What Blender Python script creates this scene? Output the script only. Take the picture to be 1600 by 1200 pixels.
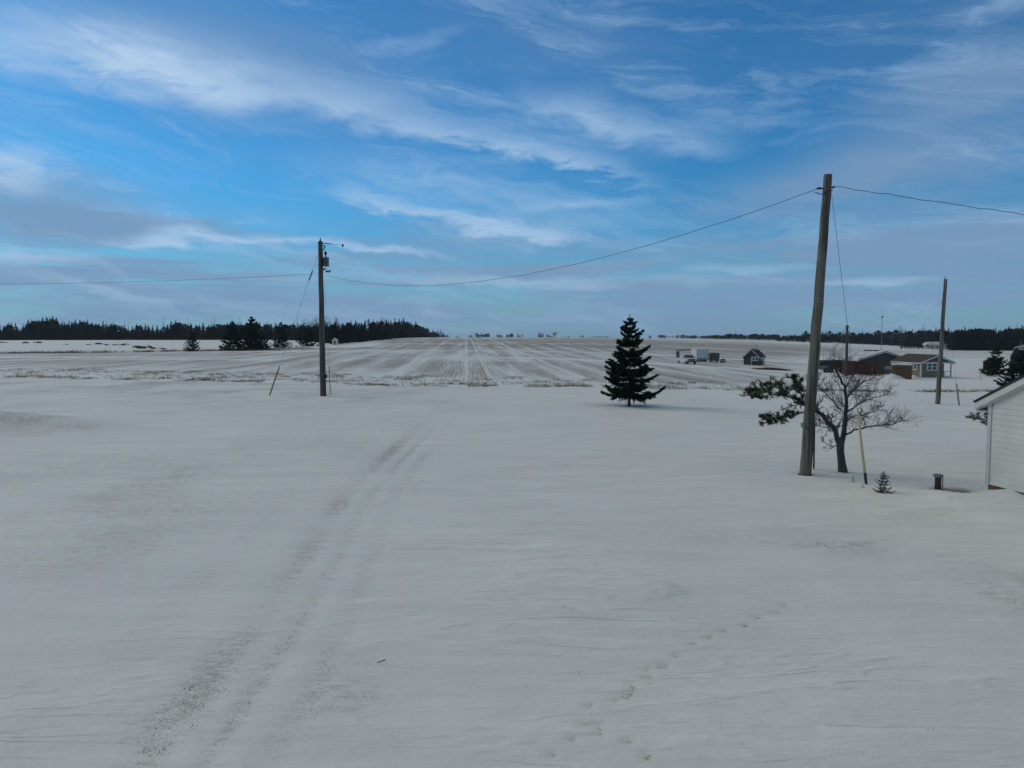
import bpy, math, random
import numpy as np
from mathutils import Vector, Matrix

for o in list(bpy.data.objects):
    bpy.data.objects.remove(o)
scene = bpy.context.scene
C = scene.collection
R = math.radians

# ------------------------------------------------------------------ camera
CAM_Z = 4.0
F = 1138.0                      # focal length in photo pixels (1600 wide)
HOR = 529.0                     # eye level in the photo
PITCH = math.atan((600 - HOR) / F)
cam_d = bpy.data.cameras.new('camera')
cam_d.sensor_width = 36.0
cam_d.lens = 36.0 * F / 1600.0
cam_d.clip_start = 0.1
cam_d.clip_end = 9000
cam = bpy.data.objects.new('camera', cam_d)
cam.location = (0, 0, CAM_Z)
cam.rotation_euler = (math.pi / 2 - PITCH, 0, 0)
C.objects.link(cam)
scene.camera = cam

def ray(px, py):
    cx = (px - 800) / F; cy = (600 - py) / F
    s, c = math.sin(PITCH), math.cos(PITCH)
    return Vector((cx, c + cy * s, -s + cy * c))

def at(px, py, d):
    """the world point seen at a photo pixel at depth y = d"""
    r = ray(px, py)
    return Vector((0, 0, CAM_Z)) + r * (d / r.y)

def ang(px, py):
    r = ray(px, py).normalized()
    return math.atan2(r.x, r.y), math.asin(r.z)

# ------------------------------------------------------------------ sky, sun, exposure
SUN_EL, SUN_AZ = 33.0, -62.0     # degrees; azimuth from +Y, negative = left
world = bpy.data.worlds.new('World')
scene.world = world
world.use_nodes = True

class NG:
    """tiny helper to write node graphs as expressions"""
    def __init__(s, tree): s.t = tree
    def new(s, t): return s.t.nodes.new(t)
    def put(s, sock, v):
        if isinstance(v, bpy.types.NodeSocket): s.t.links.new(v, sock)
        elif isinstance(v, (tuple, list)):
            v = tuple(v)
            if len(sock.default_value) == 4 and len(v) == 3: v = v + (1,)
            sock.default_value = v
        else: sock.default_value = v
    def m(s, op, a, b=0.0, c=None, clamp=False):
        n = s.new('ShaderNodeMath'); n.operation = op; n.use_clamp = clamp
        s.put(n.inputs[0], a); s.put(n.inputs[1], b)
        if c is not None: s.put(n.inputs[2], c)
        return n.outputs[0]
    def add(s, a, b): return s.m('ADD', a, b)
    def sub(s, a, b): return s.m('SUBTRACT', a, b)
    def mul(s, a, b): return s.m('MULTIPLY', a, b)
    def div(s, a, b): return s.m('DIVIDE', a, b)
    def sat(s, a): return s.m('ADD', a, 0.0, clamp=True)
    def step(s, v, a, b, lo=0.0, hi=1.0):
        n = s.new('ShaderNodeMapRange'); n.interpolation_type = 'SMOOTHSTEP'
        s.put(n.inputs['Value'], v); s.put(n.inputs['From Min'], a); s.put(n.inputs['From Max'], b)
        s.put(n.inputs['To Min'], lo); s.put(n.inputs['To Max'], hi)
        return n.outputs[0]
    def comb(s, x, y, z=0.0):
        n = s.new('ShaderNodeCombineXYZ')
        s.put(n.inputs[0], x); s.put(n.inputs[1], y); s.put(n.inputs[2], z)
        return n.outputs[0]
    def sep(s, v):
        n = s.new('ShaderNodeSeparateXYZ'); s.put(n.inputs[0], v); return n.outputs
    def noise(s, vec, scale, detail=4.0, rough=0.5, dist=0.0, col=False):
        n = s.new('ShaderNodeTexNoise')
        if vec is not None: s.put(n.inputs['Vector'], vec)
        n.inputs['Scale'].default_value = scale; n.inputs['Detail'].default_value = detail
        n.inputs['Roughness'].default_value = rough; n.inputs['Distortion'].default_value = dist
        return n.outputs['Color' if col else 'Fac']
    def mix(s, f, a, b, mode='MIX'):
        n = s.new('ShaderNodeMix'); n.data_type = 'RGBA'; n.blend_type = mode
        s.put(n.inputs[0], f); s.put(n.inputs[6], a); s.put(n.inputs[7], b)
        return n.outputs[2]

def build_sky():
    t = world.node_tree; t.nodes.clear(); g = NG(t)
    sky = g.new('ShaderNodeTexSky'); sky.sky_type = 'NISHITA'; sky.sun_disc = False
    sky.sun_elevation = R(SUN_EL); sky.sun_rotation = R(SUN_AZ)
    sky.air_density = 1.0; sky.dust_density = 0.3; sky.ozone_density = 3.0
    STR = 0.1
    base = g.mix(1.0, sky.outputs[0], (0.215, 0.70, 0.99), 'MULTIPLY')
    tc = g.new('ShaderNodeTexCoord')
    x, y, z = g.sep(tc.outputs['Generated'])
    al = g.m('ARCTAN2', x, y)
    ep = g.m('ARCSINE', z)
    zc = g.add(g.m('MAXIMUM', z, 0.0), 0.05)
    plane = g.comb(g.div(x, zc), g.div(y, zc))                    # a flat cloud layer overhead
    # a second reading of the layer, drawn out along the wind
    wind = g.comb(g.add(g.mul(g.div(x, zc), 0.45), g.mul(g.div(y, zc), 0.25)),
                  g.sub(g.mul(g.div(y, zc), 1.0), g.mul(g.div(x, zc), 0.22)))
    ae = g.comb(g.mul(al, 3.0), g.mul(ep, 9.0))
    n1 = g.noise(ae, 1.6, 3, .55, .4)
    n2 = g.noise(ae, 5.0, 4, .6, .5)
    epw = g.add(g.add(ep, g.mul(g.sub(n1, .5), .050)), g.mul(g.sub(n2, .5), .020))
    alw = g.add(al, g.mul(g.sub(n2, .5), .12))
    pos = g.comb(alw, epw)
    fray = g.step(n2, .22, .62, .45, 1.0)

    def streak(pts, w0, w1, a0, a1, soft, amp, up=1.0):
        A = [ang(*p) for p in pts]
        c2, c1, c0 = [float(v) for v in np.polyfit([a for a, e in A], [e for a, e in A], 2)]
        line = g.m('MULTIPLY_ADD', g.m('MULTIPLY_ADD', alw, c2, c1), alw, c0)
        d = g.sub(epw, line)
        lo, hi = ang(a0, 300)[0], ang(a1, 300)[0]
        w = g.step(al, lo, hi, w0 / F, w1 / F)
        q = g.div(d, w)
        m = g.mul(g.step(q, -1.0, .1), g.step(q, up, -.1))
        return g.mul(m, g.mul(g.step(al, lo - soft, lo + soft * .4, 0, amp), g.step(al, hi + soft, hi - soft * .6)))

    def blob(px, py, rx, ry, amp, slope=0.0):
        a, e = ang(px, py)
        mp = g.new('ShaderNodeMapping'); mp.vector_type = 'TEXTURE'
        mp.inputs['Location'].default_value = (a, e, 0); mp.inputs['Rotation'].default_value = (0, 0, math.atan(slope)); mp.inputs['Scale'].default_value = (rx / F, ry / F, 1)
        t.links.new(pos, mp.inputs['Vector'])
        ln = g.new('ShaderNodeVectorMath'); ln.operation = 'LENGTH'; t.links.new(mp.outputs[0], ln.inputs[0])
        return g.step(ln.outputs['Value'], 1.0, 0.1, 0.0, amp)

    white = [
        streak([(40, 95), (180, 108), (430, 160), (700, 205), (850, 243), (950, 275)], 46, 16, -40, 960, .10, .56, 2.2),
        streak([(540, 300), (700, 347), (800, 362), (900, 376)], 13, 15, 560, 890, .06, .55, 1.8),
        streak([(200, 372), (330, 373), (440, 380), (560, 392), (670, 401)], 11, 8, 215, 660, .06, .62, 1.6),
        streak([(840, 165), (1000, 212), (1110, 222)], 28, 26, 860, 1100, .08, .34, 2.0),
        blob(260, 110, 220, 65, .32, -.15), blob(20, 262, 75, 45, .6), blob(40, 400, 120, 26, .40), blob(800, 440, 620, 14, .22, -.02),
        blob(1180, 425, 150, 12, .30), blob(1370, 440, 110, 9, .35), blob(660, 285, 320, 60, .20, -.1), blob(1580, 0, 90, 22, .35),
        blob(640, 66, 110, 16, .22, .15), blob(930, 320, 140, 16, .25), blob(900, 200, 200, 60, .22, -.2),
    ]
    lav = [
        blob(1360, 275, 340, 75, .80, .12), blob(1520, 140, 210, 80, .75, .2), blob(60, 315, 200, 58, .7, -.05),
        blob(230, 352, 220, 20, .6), blob(330, 460, 430, 24, .95, -.02), blob(600, 487, 260, 13, .9), blob(960, 418, 260, 20, .55, .06),
        blob(1150, 472, 430, 18, .8, .02), blob(1450, 385, 300, 48, .85), blob(380, 90, 380, 100, .45, -.15), blob(860, 60, 280, 45, .12, -.1),
    ]
    W = white[0]
    for k in white[1:]: W = g.add(W, k)
    L = lav[0]
    for k in lav[1:]: L = g.add(L, k)
    # cirrus fibres drawn out by the wind, falling to the right
    wisp = g.comb(g.mul(g.sub(alw, g.mul(epw, .6)), 2.6), g.mul(g.add(epw, g.mul(al, .20)), 17.0), 5.0)
    veil = g.noise(wisp, 1.15, 6, .66, .7)
    veil2 = g.noise(g.comb(g.add(g.div(x, zc), 13.0), g.div(y, zc)), .33, 3, .5, .2)
    L = g.add(g.mul(L, g.step(n1, .15, .6, .5, 1.0)), g.step(veil2, .44, .76, 0.0, .42))
    W = g.add(g.mul(W, fray), g.mul(g.step(veil, .46, .80, 0.0, .42), g.step(veil2, .25, .6, .35, 1.0)))
    # bands of thin cloud low over the horizon
    low = g.noise(g.comb(g.mul(al, 3.0), g.mul(ep, 34.0), 3.0), 1.5, 4, .6, .5)
    L = g.add(L, g.mul(g.step(low, .42, .62), g.step(ep, .20, .05, 0.0, .85)))
    K = 1.0 / STR
    c_lav = tuple(K * v for v in (.195, .315, .500))
    c_wht = tuple(K * v for v in (.47, .635, .84))
    deckn = g.noise(plane, .8, 3, .55, .3)
    deck = g.mix(deckn, tuple(K * v for v in (.280, .272, .192)), tuple(K * v for v in (.415, .402, .285)))
    base = g.mix(g.step(ep, .20, -.02, 0.0, .92), base, tuple(K * v for v in (.195, .335, .465)))   # pale air along the horizon
    col = g.mix(g.m('MINIMUM', L, .88), base, c_lav)
    col = g.mix(g.m('MINIMUM', W, .92), col, c_wht)
    col = g.mix(g.step(ep, .50, .95), col, deck)                    # the cloud deck overhead
    bg = g.new('ShaderNodeBackground'); bg.inputs['Strength'].default_value = STR
    t.links.new(col, bg.inputs['Color'])
    out = g.new('ShaderNodeOutputWorld'); t.links.new(bg.outputs[0], out.inputs['Surface'])
build_sky()

sun_d = bpy.data.lights.new('sun', 'SUN')
sun_d.energy = 0.85
sun_d.angle = R(32)
sun_d.color = (1.0, .88, .72)
sun = bpy.data.objects.new('sun', sun_d)
sd = Vector((math.sin(R(SUN_AZ)) * math.cos(R(SUN_EL)), math.cos(R(SUN_AZ)) * math.cos(R(SUN_EL)), math.sin(R(SUN_EL))))
sun.rotation_euler = sd.to_track_quat('Z', 'Y').to_euler()
sun.location = sd * 60
C.objects.link(sun)

scene.render.engine = 'CYCLES'
scene.cycles.max_bounces = 5
scene.cycles.diffuse_bounces = 2
scene.cycles.use_adaptive_sampling = True
scene.cycles.adaptive_threshold = 0.02
world.cycles.sampling_method = 'MANUAL'
world.cycles.sample_map_resolution = 256
scene.view_settings.view_transform = 'Standard'
scene.view_settings.look = 'None'
scene.view_settings.gamma = 1.0
scene.view_settings.exposure = 0.0
scene.view_settings.use_curve_mapping = False

# ------------------------------------------------------------------ numpy noise
_rng = np.random.default_rng(11)
_T = _rng.random((256, 256))
def vnoise(x, y):
    x = np.asarray(x, float); y = np.asarray(y, float)
    xi = np.floor(x).astype(int); yi = np.floor(y).astype(int)
    fx = x - xi; fy = y - yi
    fx = fx * fx * fx * (fx * (fx * 6 - 15) + 10); fy = fy * fy * fy * (fy * (fy * 6 - 15) + 10)
    a = _T[xi & 255, yi & 255]; b = _T[(xi + 1) & 255, yi & 255]
    c = _T[xi & 255, (yi + 1) & 255]; d = _T[(xi + 1) & 255, (yi + 1) & 255]
    return (a * (1 - fx) + b * fx) * (1 - fy) + (c * (1 - fx) + d * fx) * fy
def fbm(x, y, o=4, g=.5):
    s = 0; a = 1; n = 0
    for k in range(o):
        s = s + a * vnoise(x * 2 ** k + 17.3 * k, y * 2 ** k + 9.1 * k); n += a; a *= g
    return s / n
def sstep(v, a, b):
    t = np.clip((np.asarray(v, float) - a) / (b - a), 0, 1)
    return t * t * (3 - 2 * t)

# ------------------------------------------------------------------ the lie of the land
_D = np.array([-400, 0, 50, 65, 80, 110, 150, 200, 300, 450, 700, 1500, 4000], float)
_U = np.array([-3, -.7, -.35, -.1, .12, .28, .45, .6, 3])
_Z = np.array([
    [0, 0, 0, .1, .2, .35, .6, .95, 1.7, 2.7, 3.2, 3.2, 3.2],
    [0, 0, 0, .1, .2, .35, .6, .95, 1.7, 2.7, 3.2, 3.2, 3.2],
    [0, 0, 0, .1, .2, .35, .6, 1.0, 1.8, 2.9, 3.4, 3.4, 3.4],
    [0, 0, 0, 0, .1, .4, .95, 1.6, 2.9, 4.75, 5.2, 5.2, 5.0],
    [0, 0, 0, -.1, -.1, .1, .6, 1.3, 2.8, 4.65, 5.1, 5.1, 5.0],
    [0, 0, -.1, -.4, -.7, -1.1, -1.2, -.7, .8, 2.7, 3.1, 3.3, 3.5],
    [0, 0, -.2, -.7, -1.2, -1.8, -1.9, -1.9, -1.6, -1.2, -.4, 0, 0],
    [0, 0, -.3, -.9, -1.4, -2.0, -2.1, -2.15, -2.25, -2.5, -3, -3, -3],
    [0, 0, -.3, -.9, -1.4, -2.0, -2.1, -2.15, -2.25, -2.5, -3, -3, -3]])
# smooth the table on a fine lattice (log distance)
_lf = np.linspace(0, 1, 400)
def _dn(d): return np.log1p(np.clip(np.asarray(d, float) + 20, 0, None) / 40.0) / math.log1p(4020 / 40.0)
_zu = np.array([np.interp(_lf, _dn(_D), row) for row in _Z])
_uf = np.linspace(-1.2, 1.2, 241)
_zz = np.array([np.interp(_uf, _U, _zu[:, k]) for k in range(400)]).T
def _blur(a, n, ax):
    k = np.hanning(n); k /= k.sum()
    return np.apply_along_axis(lambda r: np.convolve(np.pad(r, n // 2, mode='edge'), k, 'valid'), ax, a)
_zz = _blur(_blur(_zz, 31, 0), 15, 1)
def land(x, y):
    """smooth terrain height"""
    x = np.asarray(x, float); y = np.asarray(y, float)
    u = np.clip(x / np.maximum(y, 25), -1.19, 1.19)
    fu = (u + 1.2) / 2.4 * 240; fl = np.clip(_dn(y), 0, .9999) * 399
    i = np.floor(fu).astype(int); j = np.floor(fl).astype(int)
    a = fu - i; b = fl - j
    z = (_zz[i, j] * (1 - a) + _zz[i + 1, j] * a) * (1 - b) + (_zz[i, j + 1] * (1 - a) + _zz[i + 1, j + 1] * a) * b
    far = sstep(y, 70, 160)
    z = z + far * .35 * (fbm(x / 60, y / 60, 3) - .5)
    return z
# raised ground far left, the drift by the white garage
def lawn_relief(x, y):
    z = .10 * (fbm(x / 7, y / 7, 3) - .5) * sstep(y, -5, 12)
    # the low mound on the left
    q = ((x + 26.5) / 8.0) ** 2 + ((y - 32.5) / 3.6) ** 2
    z = z + .85 * np.exp(-q * 1.3)
    # dip beyond it
    # wind drifts: long low ridges across the view, sharper on the lee side
    w = y * 1.0 + x * .06 + 2.4 * fbm(x / 4.2, y / 3.0, 3)
    s = (w * .55 + 1.3 * fbm(x / 9 + 31, y / 7, 2)) % 1.0
    rid = np.where(s < .92, (s / .92) ** 1.8, 1 - (s - .92) / .08)
    act = sstep(fbm(x / 5.0 + 50, y / 2.6 + 13, 2), .44, .66) * (.35 + .65 * sstep(x, -3, 3))
    z = z + .075 * rid * act * sstep(y, 3, 7)
    w2 = y * 2.1 + x * .25 + 1.2 * fbm(x / 1.7 + 9, y / 1.1, 3)
    s2 = w2 % 1.0
    rid2 = np.where(s2 < .86, (s2 / .86) ** 1.5, 1 - (s2 - .86) / .14)
    act2 = sstep(fbm(x / 3.2 + 5, y / 2.2 + 83, 2), .55, .72)
    z = z + .030 * rid2 * act2
    z = z + .010 * (fbm(x / .6, y / .35, 3) - .5)
    # drift piled against the garage wall and a scoured lip in front of it
    d = (x - 12.6)
    z = z + .16 * np.exp(-((x - 12.9) / .75) ** 2 - ((y - 18.6) / .7) ** 2)
    lip = y - (19.15 - .62 * (x - 10.6))
    z = z + np.where((x > 10.3), .05 * (1 - sstep(lip, -.05, .12)) * sstep(x, 10.2, 11.0) * sstep(y, 14, 17.5), 0)
    # scour round the pole and tree feet is done by the caller
    return z

PRINTS = [(1135, 380), (1100, 410), (1030, 433), (970, 466), (880, 492), (822, 519), (748, 545), (685, 595), (625, 642),
          (568, 650), (560, 688), (500, 722), (508, 745), (474, 766), (426, 778), (317, 812), (297, 884), (348, 884),
          (370, 918), (255, 943), (480, 953), (172, 1005), (562, 1018)]
PRINTS = [at(800 + a / 2.667, 800 + b / 2.667, 1) for a, b in PRINTS]
PRINTS = [Vector(((p.x) * CAM_Z / (CAM_Z - p.z), CAM_Z / (CAM_Z - p.z), 0)) for p in PRINTS]

_bx = np.array([-3000, -400, -120, -50, -9, 18, 38, 100, 400, 3000], float)
_by = np.array([330, 170, 92, 72, 60.5, 60, 66, 78, 130, 330], float)
def yb(x):
    x = np.asarray(x, float)
    return np.interp(x, _bx, _by)

TRACKS = [(-3.5, .36, .95), (-2.88, .17, .80), (-2.25, .22, .55), (-4.9, .3, .25)]
def track_x(x0, y): return x0 - .75 * sstep(y, 7, 20) * (1 if x0 < -3 else .9) - .2 * np.sin(y * .35)* .25

def ground_z(x, y):
    """full ground height (scalar or array)"""
    x = np.asarray(x, float); y = np.asarray(y, float)
    b = yb(x)
    lw = 1 - sstep(y - b, -6, 0)
    z = land(x, y) + lawn_relief(x, y) * lw
    return z

def G(px, py):
    """where the ray through a photo pixel meets the ground"""
    r = ray(px, py); r = r / r.y
    d = 4.0; last = 4.0
    while d < 4000:
        zz = CAM_Z + r.z * d
        if zz <= float(land(r.x * d, d)): break
        last = d; d *= 1.03
    lo, hi = last, d
    for _ in range(18):
        mid = (lo + hi) / 2
        if CAM_Z + r.z * mid <= float(land(r.x * mid, mid)): hi = mid
        else: lo = mid
    return Vector((r.x * hi, hi, float(ground_z(r.x * hi, hi))))

def gz(x, y): return float(ground_z(x, y))

# ------------------------------------------------------------------ materials
MATS = {}
def mat(name, c1, c2=None, scale=4.0, rough=.8, stretch=(1, 1, 1), bump=0.0, bscale=None, spec=.3, metal=0.0, lo=.35, hi=.65, detail=5):
    m = bpy.data.materials.new(name); m.use_nodes = True
    t = m.node_tree; g = NG(t); b = t.nodes['Principled BSDF']
    b.inputs['Roughness'].default_value = rough; b.inputs['Metallic'].default_value = metal
    b.inputs['Specular IOR Level'].default_value = spec
    tc = g.new('ShaderNodeTexCoord'); mp = g.new('ShaderNodeMapping'); mp.inputs['Scale'].default_value = stretch
    t.links.new(tc.outputs['Object'], mp.inputs['Vector'])
    n = g.noise(mp.outputs[0], scale, detail, .6)
    f = g.step(n, lo, hi)
    c2 = c2 or tuple(v * .8 for v in c1)
    t.links.new(g.mix(f, c1, c2), b.inputs['Base Color'])
    if bump:
        bn = g.new('ShaderNodeBump'); bn.inputs['Strength'].default_value = bump; bn.inputs['Distance'].default_value = .02
        t.links.new(g.noise(mp.outputs[0], bscale or scale * 3, 4, .6), bn.inputs['Height'])
        t.links.new(bn.outputs[0], b.inputs['Normal'])
    MATS[name] = m
    return m

def glass_mat():
    m = bpy.data.materials.new('window_glass'); m.use_nodes = True
    b = m.node_tree.nodes['Principled BSDF']
    b.inputs['Base Color'].default_value = (.05, .06, .07, 1); b.inputs['Roughness'].default_value = .08
    MATS['glass'] = m
glass_mat()
mat('pole_wood', (.190, .162, .124), (.082, .071, .057), 9, .85, (1, 1, .05), .8, 26, lo=.40, hi=.60)
mat('pole_wood_dark', (.135, .112, .088), (.065, .056, .046), 7, .88, (1, 1, .05), .5, 24)
mat('bark', (.095, .085, .078), (.05, .045, .042), 14, .92, (1, 1, .35), .8, 30)
mat('twig', (.105, .092, .085), (.060, .053, .050), 9, .92)
mat('spruce_needle', (.030, .040, .028), (.018, .026, .020), 2.2, .8, spec=.15)
mat('spruce_far', (.044, .044, .038), (.024, .028, .026), .6, .9, spec=.1)
mat('pine_needle', (.066, .088, .036), (.036, .052, .024), 5, .75, spec=.15)
mat('young_needle', (.055, .070, .040), (.035, .048, .030), 8, .75, spec=.15)
mat('grey_twig', (.115, .105, .105), (.075, .068, .070), .8, .95)
mat('white_siding', (.74, .70, .61), (.66, .62, .54), 1.1, .5, (1, 1, 1), .06, 60, spec=.35)
mat('white_trim', (.62, .60, .56), (.55, .53, .50), 3, .5)
mat('shingle_dark', (.050, .050, .054), (.028, .028, .031), 8, .9, (1, 1, 1), .5, 40)
mat('shingle_brown', (.092, .066, .054), (.060, .045, .038), 5, .9, (1, 1, 1), .4, 30)
mat('shingle_snow', (.62, .64, .66), (.20, .19, .19), .8, .9, lo=.45, hi=.7)
mat('foundation', (.19, .115, .085), (.12, .075, .060), 4, .9, bump=.4)
mat('wall_greige', (.205, .168, .128), (.175, .145, .110), 2.5, .8, (8, 8, .25))
mat('wall_sage', (.118, .118, .100), (.095, .096, .082), 2.5, .75, (8, 8, .25))
mat('wall_charcoal', (.088, .078, .072), (.064, .057, .053), 3, .85, (6, 6, .4))
mat('wall_barn', (.055, .045, .042), (.035, .030, .030), 3, .9, (6, 6, .3))
mat('wall_red_dark', (.055, .026, .024), (.035, .018, .018), 3, .9, (5, 5, .4))
mat('board_brown', (.190, .110, .055), (.120, .068, .036), 3, .9, (.5, .5, 9), .4, 14)
mat('container_red', (.130, .022, .020), (.085, .018, .017), 2, .65, (3, 3, .5))
mat('metal_grey', (.25, .26, .27), (.17, .175, .18), 5, .5, metal=.5)
mat('galvanised', (.36, .38, .39), (.26, .28, .29), 14, .5, metal=.4)
mat('dark_metal', (.035, .037, .042), (.022, .023, .026), 8, .55, metal=.2)
mat('transformer_grey', (.19, .21, .22), (.13, .145, .15), 6, .45)
mat('porcelain_brown', (.045, .032, .028), (.03, .022, .02), 8, .3)
mat('cable_black', (.035, .037, .040), None, 5, .6)
mat('guy_steel', (.15, .16, .17), None, 8, .5, metal=.5)
mat('guard_yellow', (.68, .50, .29), (.58, .43, .25), 5, .6)
mat('guard_dull', (.30, .28, .17), (.20, .19, .13), 5, .7)
mat('post_navy', (.018, .022, .035), (.012, .014, .02), 6, .5)
mat('well_brown', (.060, .030, .026), (.035, .020, .019), 5, .6)
mat('well_cap', (.22, .24, .235), (.16, .175, .17), 8, .6)
mat('truck_white', (.66, .67, .67), (.55, .55, .54), 2, .35, spec=.5)
mat('rust', (.13, .060, .035), (.07, .036, .025), 6, .85)
mat('rubber', (.022, .022, .024), None, 5, .85)
mat('trailer_white', (.63, .66, .68), (.54, .57, .59), 1.5, .5)
mat('trailer_tan', (.33, .27, .20), (.24, .19, .14), 3, .7)
mat('trailer_grey', (.16, .155, .155), (.11, .108, .11), 3, .7, (1, 1, 1))
mat('tarp_black', (.030, .032, .036), (.020, .021, .024), 4, .6, bump=.5, bscale=3)
mat('soil', (.060, .042, .034), (.030, .022, .020), 5, .95, bump=.6)
mat('rock', (.085, .075, .070), (.045, .040, .040), 3, .95, bump=.6)
mat('headlamp', (.55, .56, .55), (.45, .46, .46), 5, .2)
mat('dry_grass', (.250, .185, .105), (.095, .072, .048), .6, .9)
mat('dark_grass', (.115, .105, .060), (.060, .058, .042), .8, .9)
mat('snow_lump', (.80, .81, .82), (.74, .75, .76), 2, .7)

def ground_material(name, field):
    m = bpy.data.materials.new(name); m.use_nodes = True
    t = m.node_tree; g = NG(t); b = t.nodes['Principled BSDF']
    b.inputs['Roughness'].default_value = .62; b.inputs['Specular IOR Level'].default_value = .25
    geo = g.new('ShaderNodeNewGeometry'); P = geo.outputs['Position']
    x, y, z = g.sep(P)
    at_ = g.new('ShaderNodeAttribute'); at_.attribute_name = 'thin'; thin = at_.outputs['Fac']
    flat = g.comb(x, y, 0.0)
    big = g.noise(flat, .13, 2, .5)
    snow = g.mix(g.step(big, .3, .7), (.80, .80, .79), (.86, .855, .83))
    crust = g.noise(g.comb(g.mul(x, .28), y, 2.0), 1.3, 3, .6)
    snow = g.mix(g.step(crust, .38, .66, 0.0, .75), snow, (.755, .755, .750))
    if not field:
        red = g.new('ShaderNodeAttribute'); red.attribute_name = 'red'; red = red.outputs['Fac']
        n1 = g.noise(g.comb(g.mul(x, .8), y, 0.0), 34, 4, .7)
        n2 = g.noise(g.comb(g.mul(x, .6), y, 4.0), 7.0, 5, .65)
        n3 = g.noise(g.comb(x, y, 9.0), 1.1, 4, .6)
        cov = g.add(g.mul(n1, .74), g.add(g.mul(n2, .22), g.mul(n3, .12)))     # mean .54
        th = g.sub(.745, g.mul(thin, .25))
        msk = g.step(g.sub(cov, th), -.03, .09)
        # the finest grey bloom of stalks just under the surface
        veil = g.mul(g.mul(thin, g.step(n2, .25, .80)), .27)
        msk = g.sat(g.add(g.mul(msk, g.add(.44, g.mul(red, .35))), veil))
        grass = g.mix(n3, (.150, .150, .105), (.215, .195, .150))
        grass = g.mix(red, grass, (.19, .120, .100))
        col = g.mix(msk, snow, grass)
        h = g.add(g.mul(g.noise(g.comb(g.mul(x, .30), y, 0.0), 3.4, 4, .68), 1.0), g.mul(n1, .16))
        # small wind lips: ridged noise drawn out across the wind
        rg = g.m('ABSOLUTE', g.sub(g.noise(g.comb(g.mul(x, .22), y, 6.0), 1.5, 3, .55, .4), .5))
        h = g.add(h, g.mul(g.step(rg, .05, .0), g.mul(g.step(big, .40, .62), .36)))
        dist, st = .06, .75
    else:
        c = g.add(x, g.mul(y, .063))
        wob = g.noise(flat, .035, 3, .5); wob2 = g.noise(flat, .35, 4, .6)
        cw = g.add(c, g.add(g.mul(g.sub(wob, .5), 2.0), g.mul(g.sub(wob2, .5), .04)))
        row = g.m('SINE', g.mul(cw, 2 * math.pi / .46))
        row2 = g.m('SINE', g.mul(cw, 2 * math.pi / 6.1))
        brk = g.noise(g.comb(g.mul(c, 1.6), g.mul(y, .12), 0.0), 1.0, 5, .65)
        fine = g.noise(g.comb(g.mul(c, 3.0), g.mul(y, 1.0), 2.0), 1.2, 5, .7)
        band = g.noise(g.comb(g.mul(c, .35), g.mul(y, .02), 5.0), 1.0, 4, .6)
        patch = g.noise(g.comb(g.mul(x, .4), g.mul(y, 1.0), 0.0), .035, 4, .55)
        v = g.add(g.mul(g.mul(row, g.step(patch, .30, .60)), .22), g.add(g.mul(row2, .10), g.add(g.mul(g.sub(brk, .5), .9),
              g.add(g.mul(g.sub(fine, .5), .9), g.add(g.mul(g.sub(band, .5), 2.0), g.mul(g.sub(patch, .5), 1.1))))))
        msk = g.mul(g.step(g.add(v, g.mul(g.sub(thin, .5), 1.3)), -.45, .75), g.step(thin, .02, .35))
        msk = g.mul(msk, .86)
        # drifted wheel ways along the rows
        ways = None
        for c0, w in ((0.0, .26), (2.5, .20), (6.2, .12), (12.3, .42), (17.0, .14), (-8.3, .26), (-24, .25), (29, .3)):
            q = g.step(g.m('ABSOLUTE', g.sub(g.add(c, g.mul(g.sub(wob2, .5), 1.0)), c0)), w * 1.6, w * .5)
            ways = q if ways is None else g.m('MAXIMUM', ways, q)
        ways = g.mul(g.mul(ways, g.step(brk, .32, .50)), .9)
        msk = g.mul(msk, g.sub(1.0, ways))
        tone = g.noise(flat, .022, 3, .5)
        stub = g.mix(g.step(tone, .35, .65), (.300, .245, .170), (.325, .240, .150))
        stub = g.mix(g.step(fine, .35, .7), stub, (.195, .165, .125))
        col = g.mix(msk, snow, stub)
        h = g.add(g.mul(row, .25), g.add(g.mul(fine, .6), g.mul(msk, .3)))
        dist, st = .08, .5
    t.links.new(col, b.inputs['Base Color'])
    bn = g.new('ShaderNodeBump'); bn.inputs['Strength'].default_value = st; bn.inputs['Distance'].default_value = dist
    t.links.new(h, bn.inputs['Height']); t.links.new(bn.outputs[0], b.inputs['Normal'])
    return m

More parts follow.
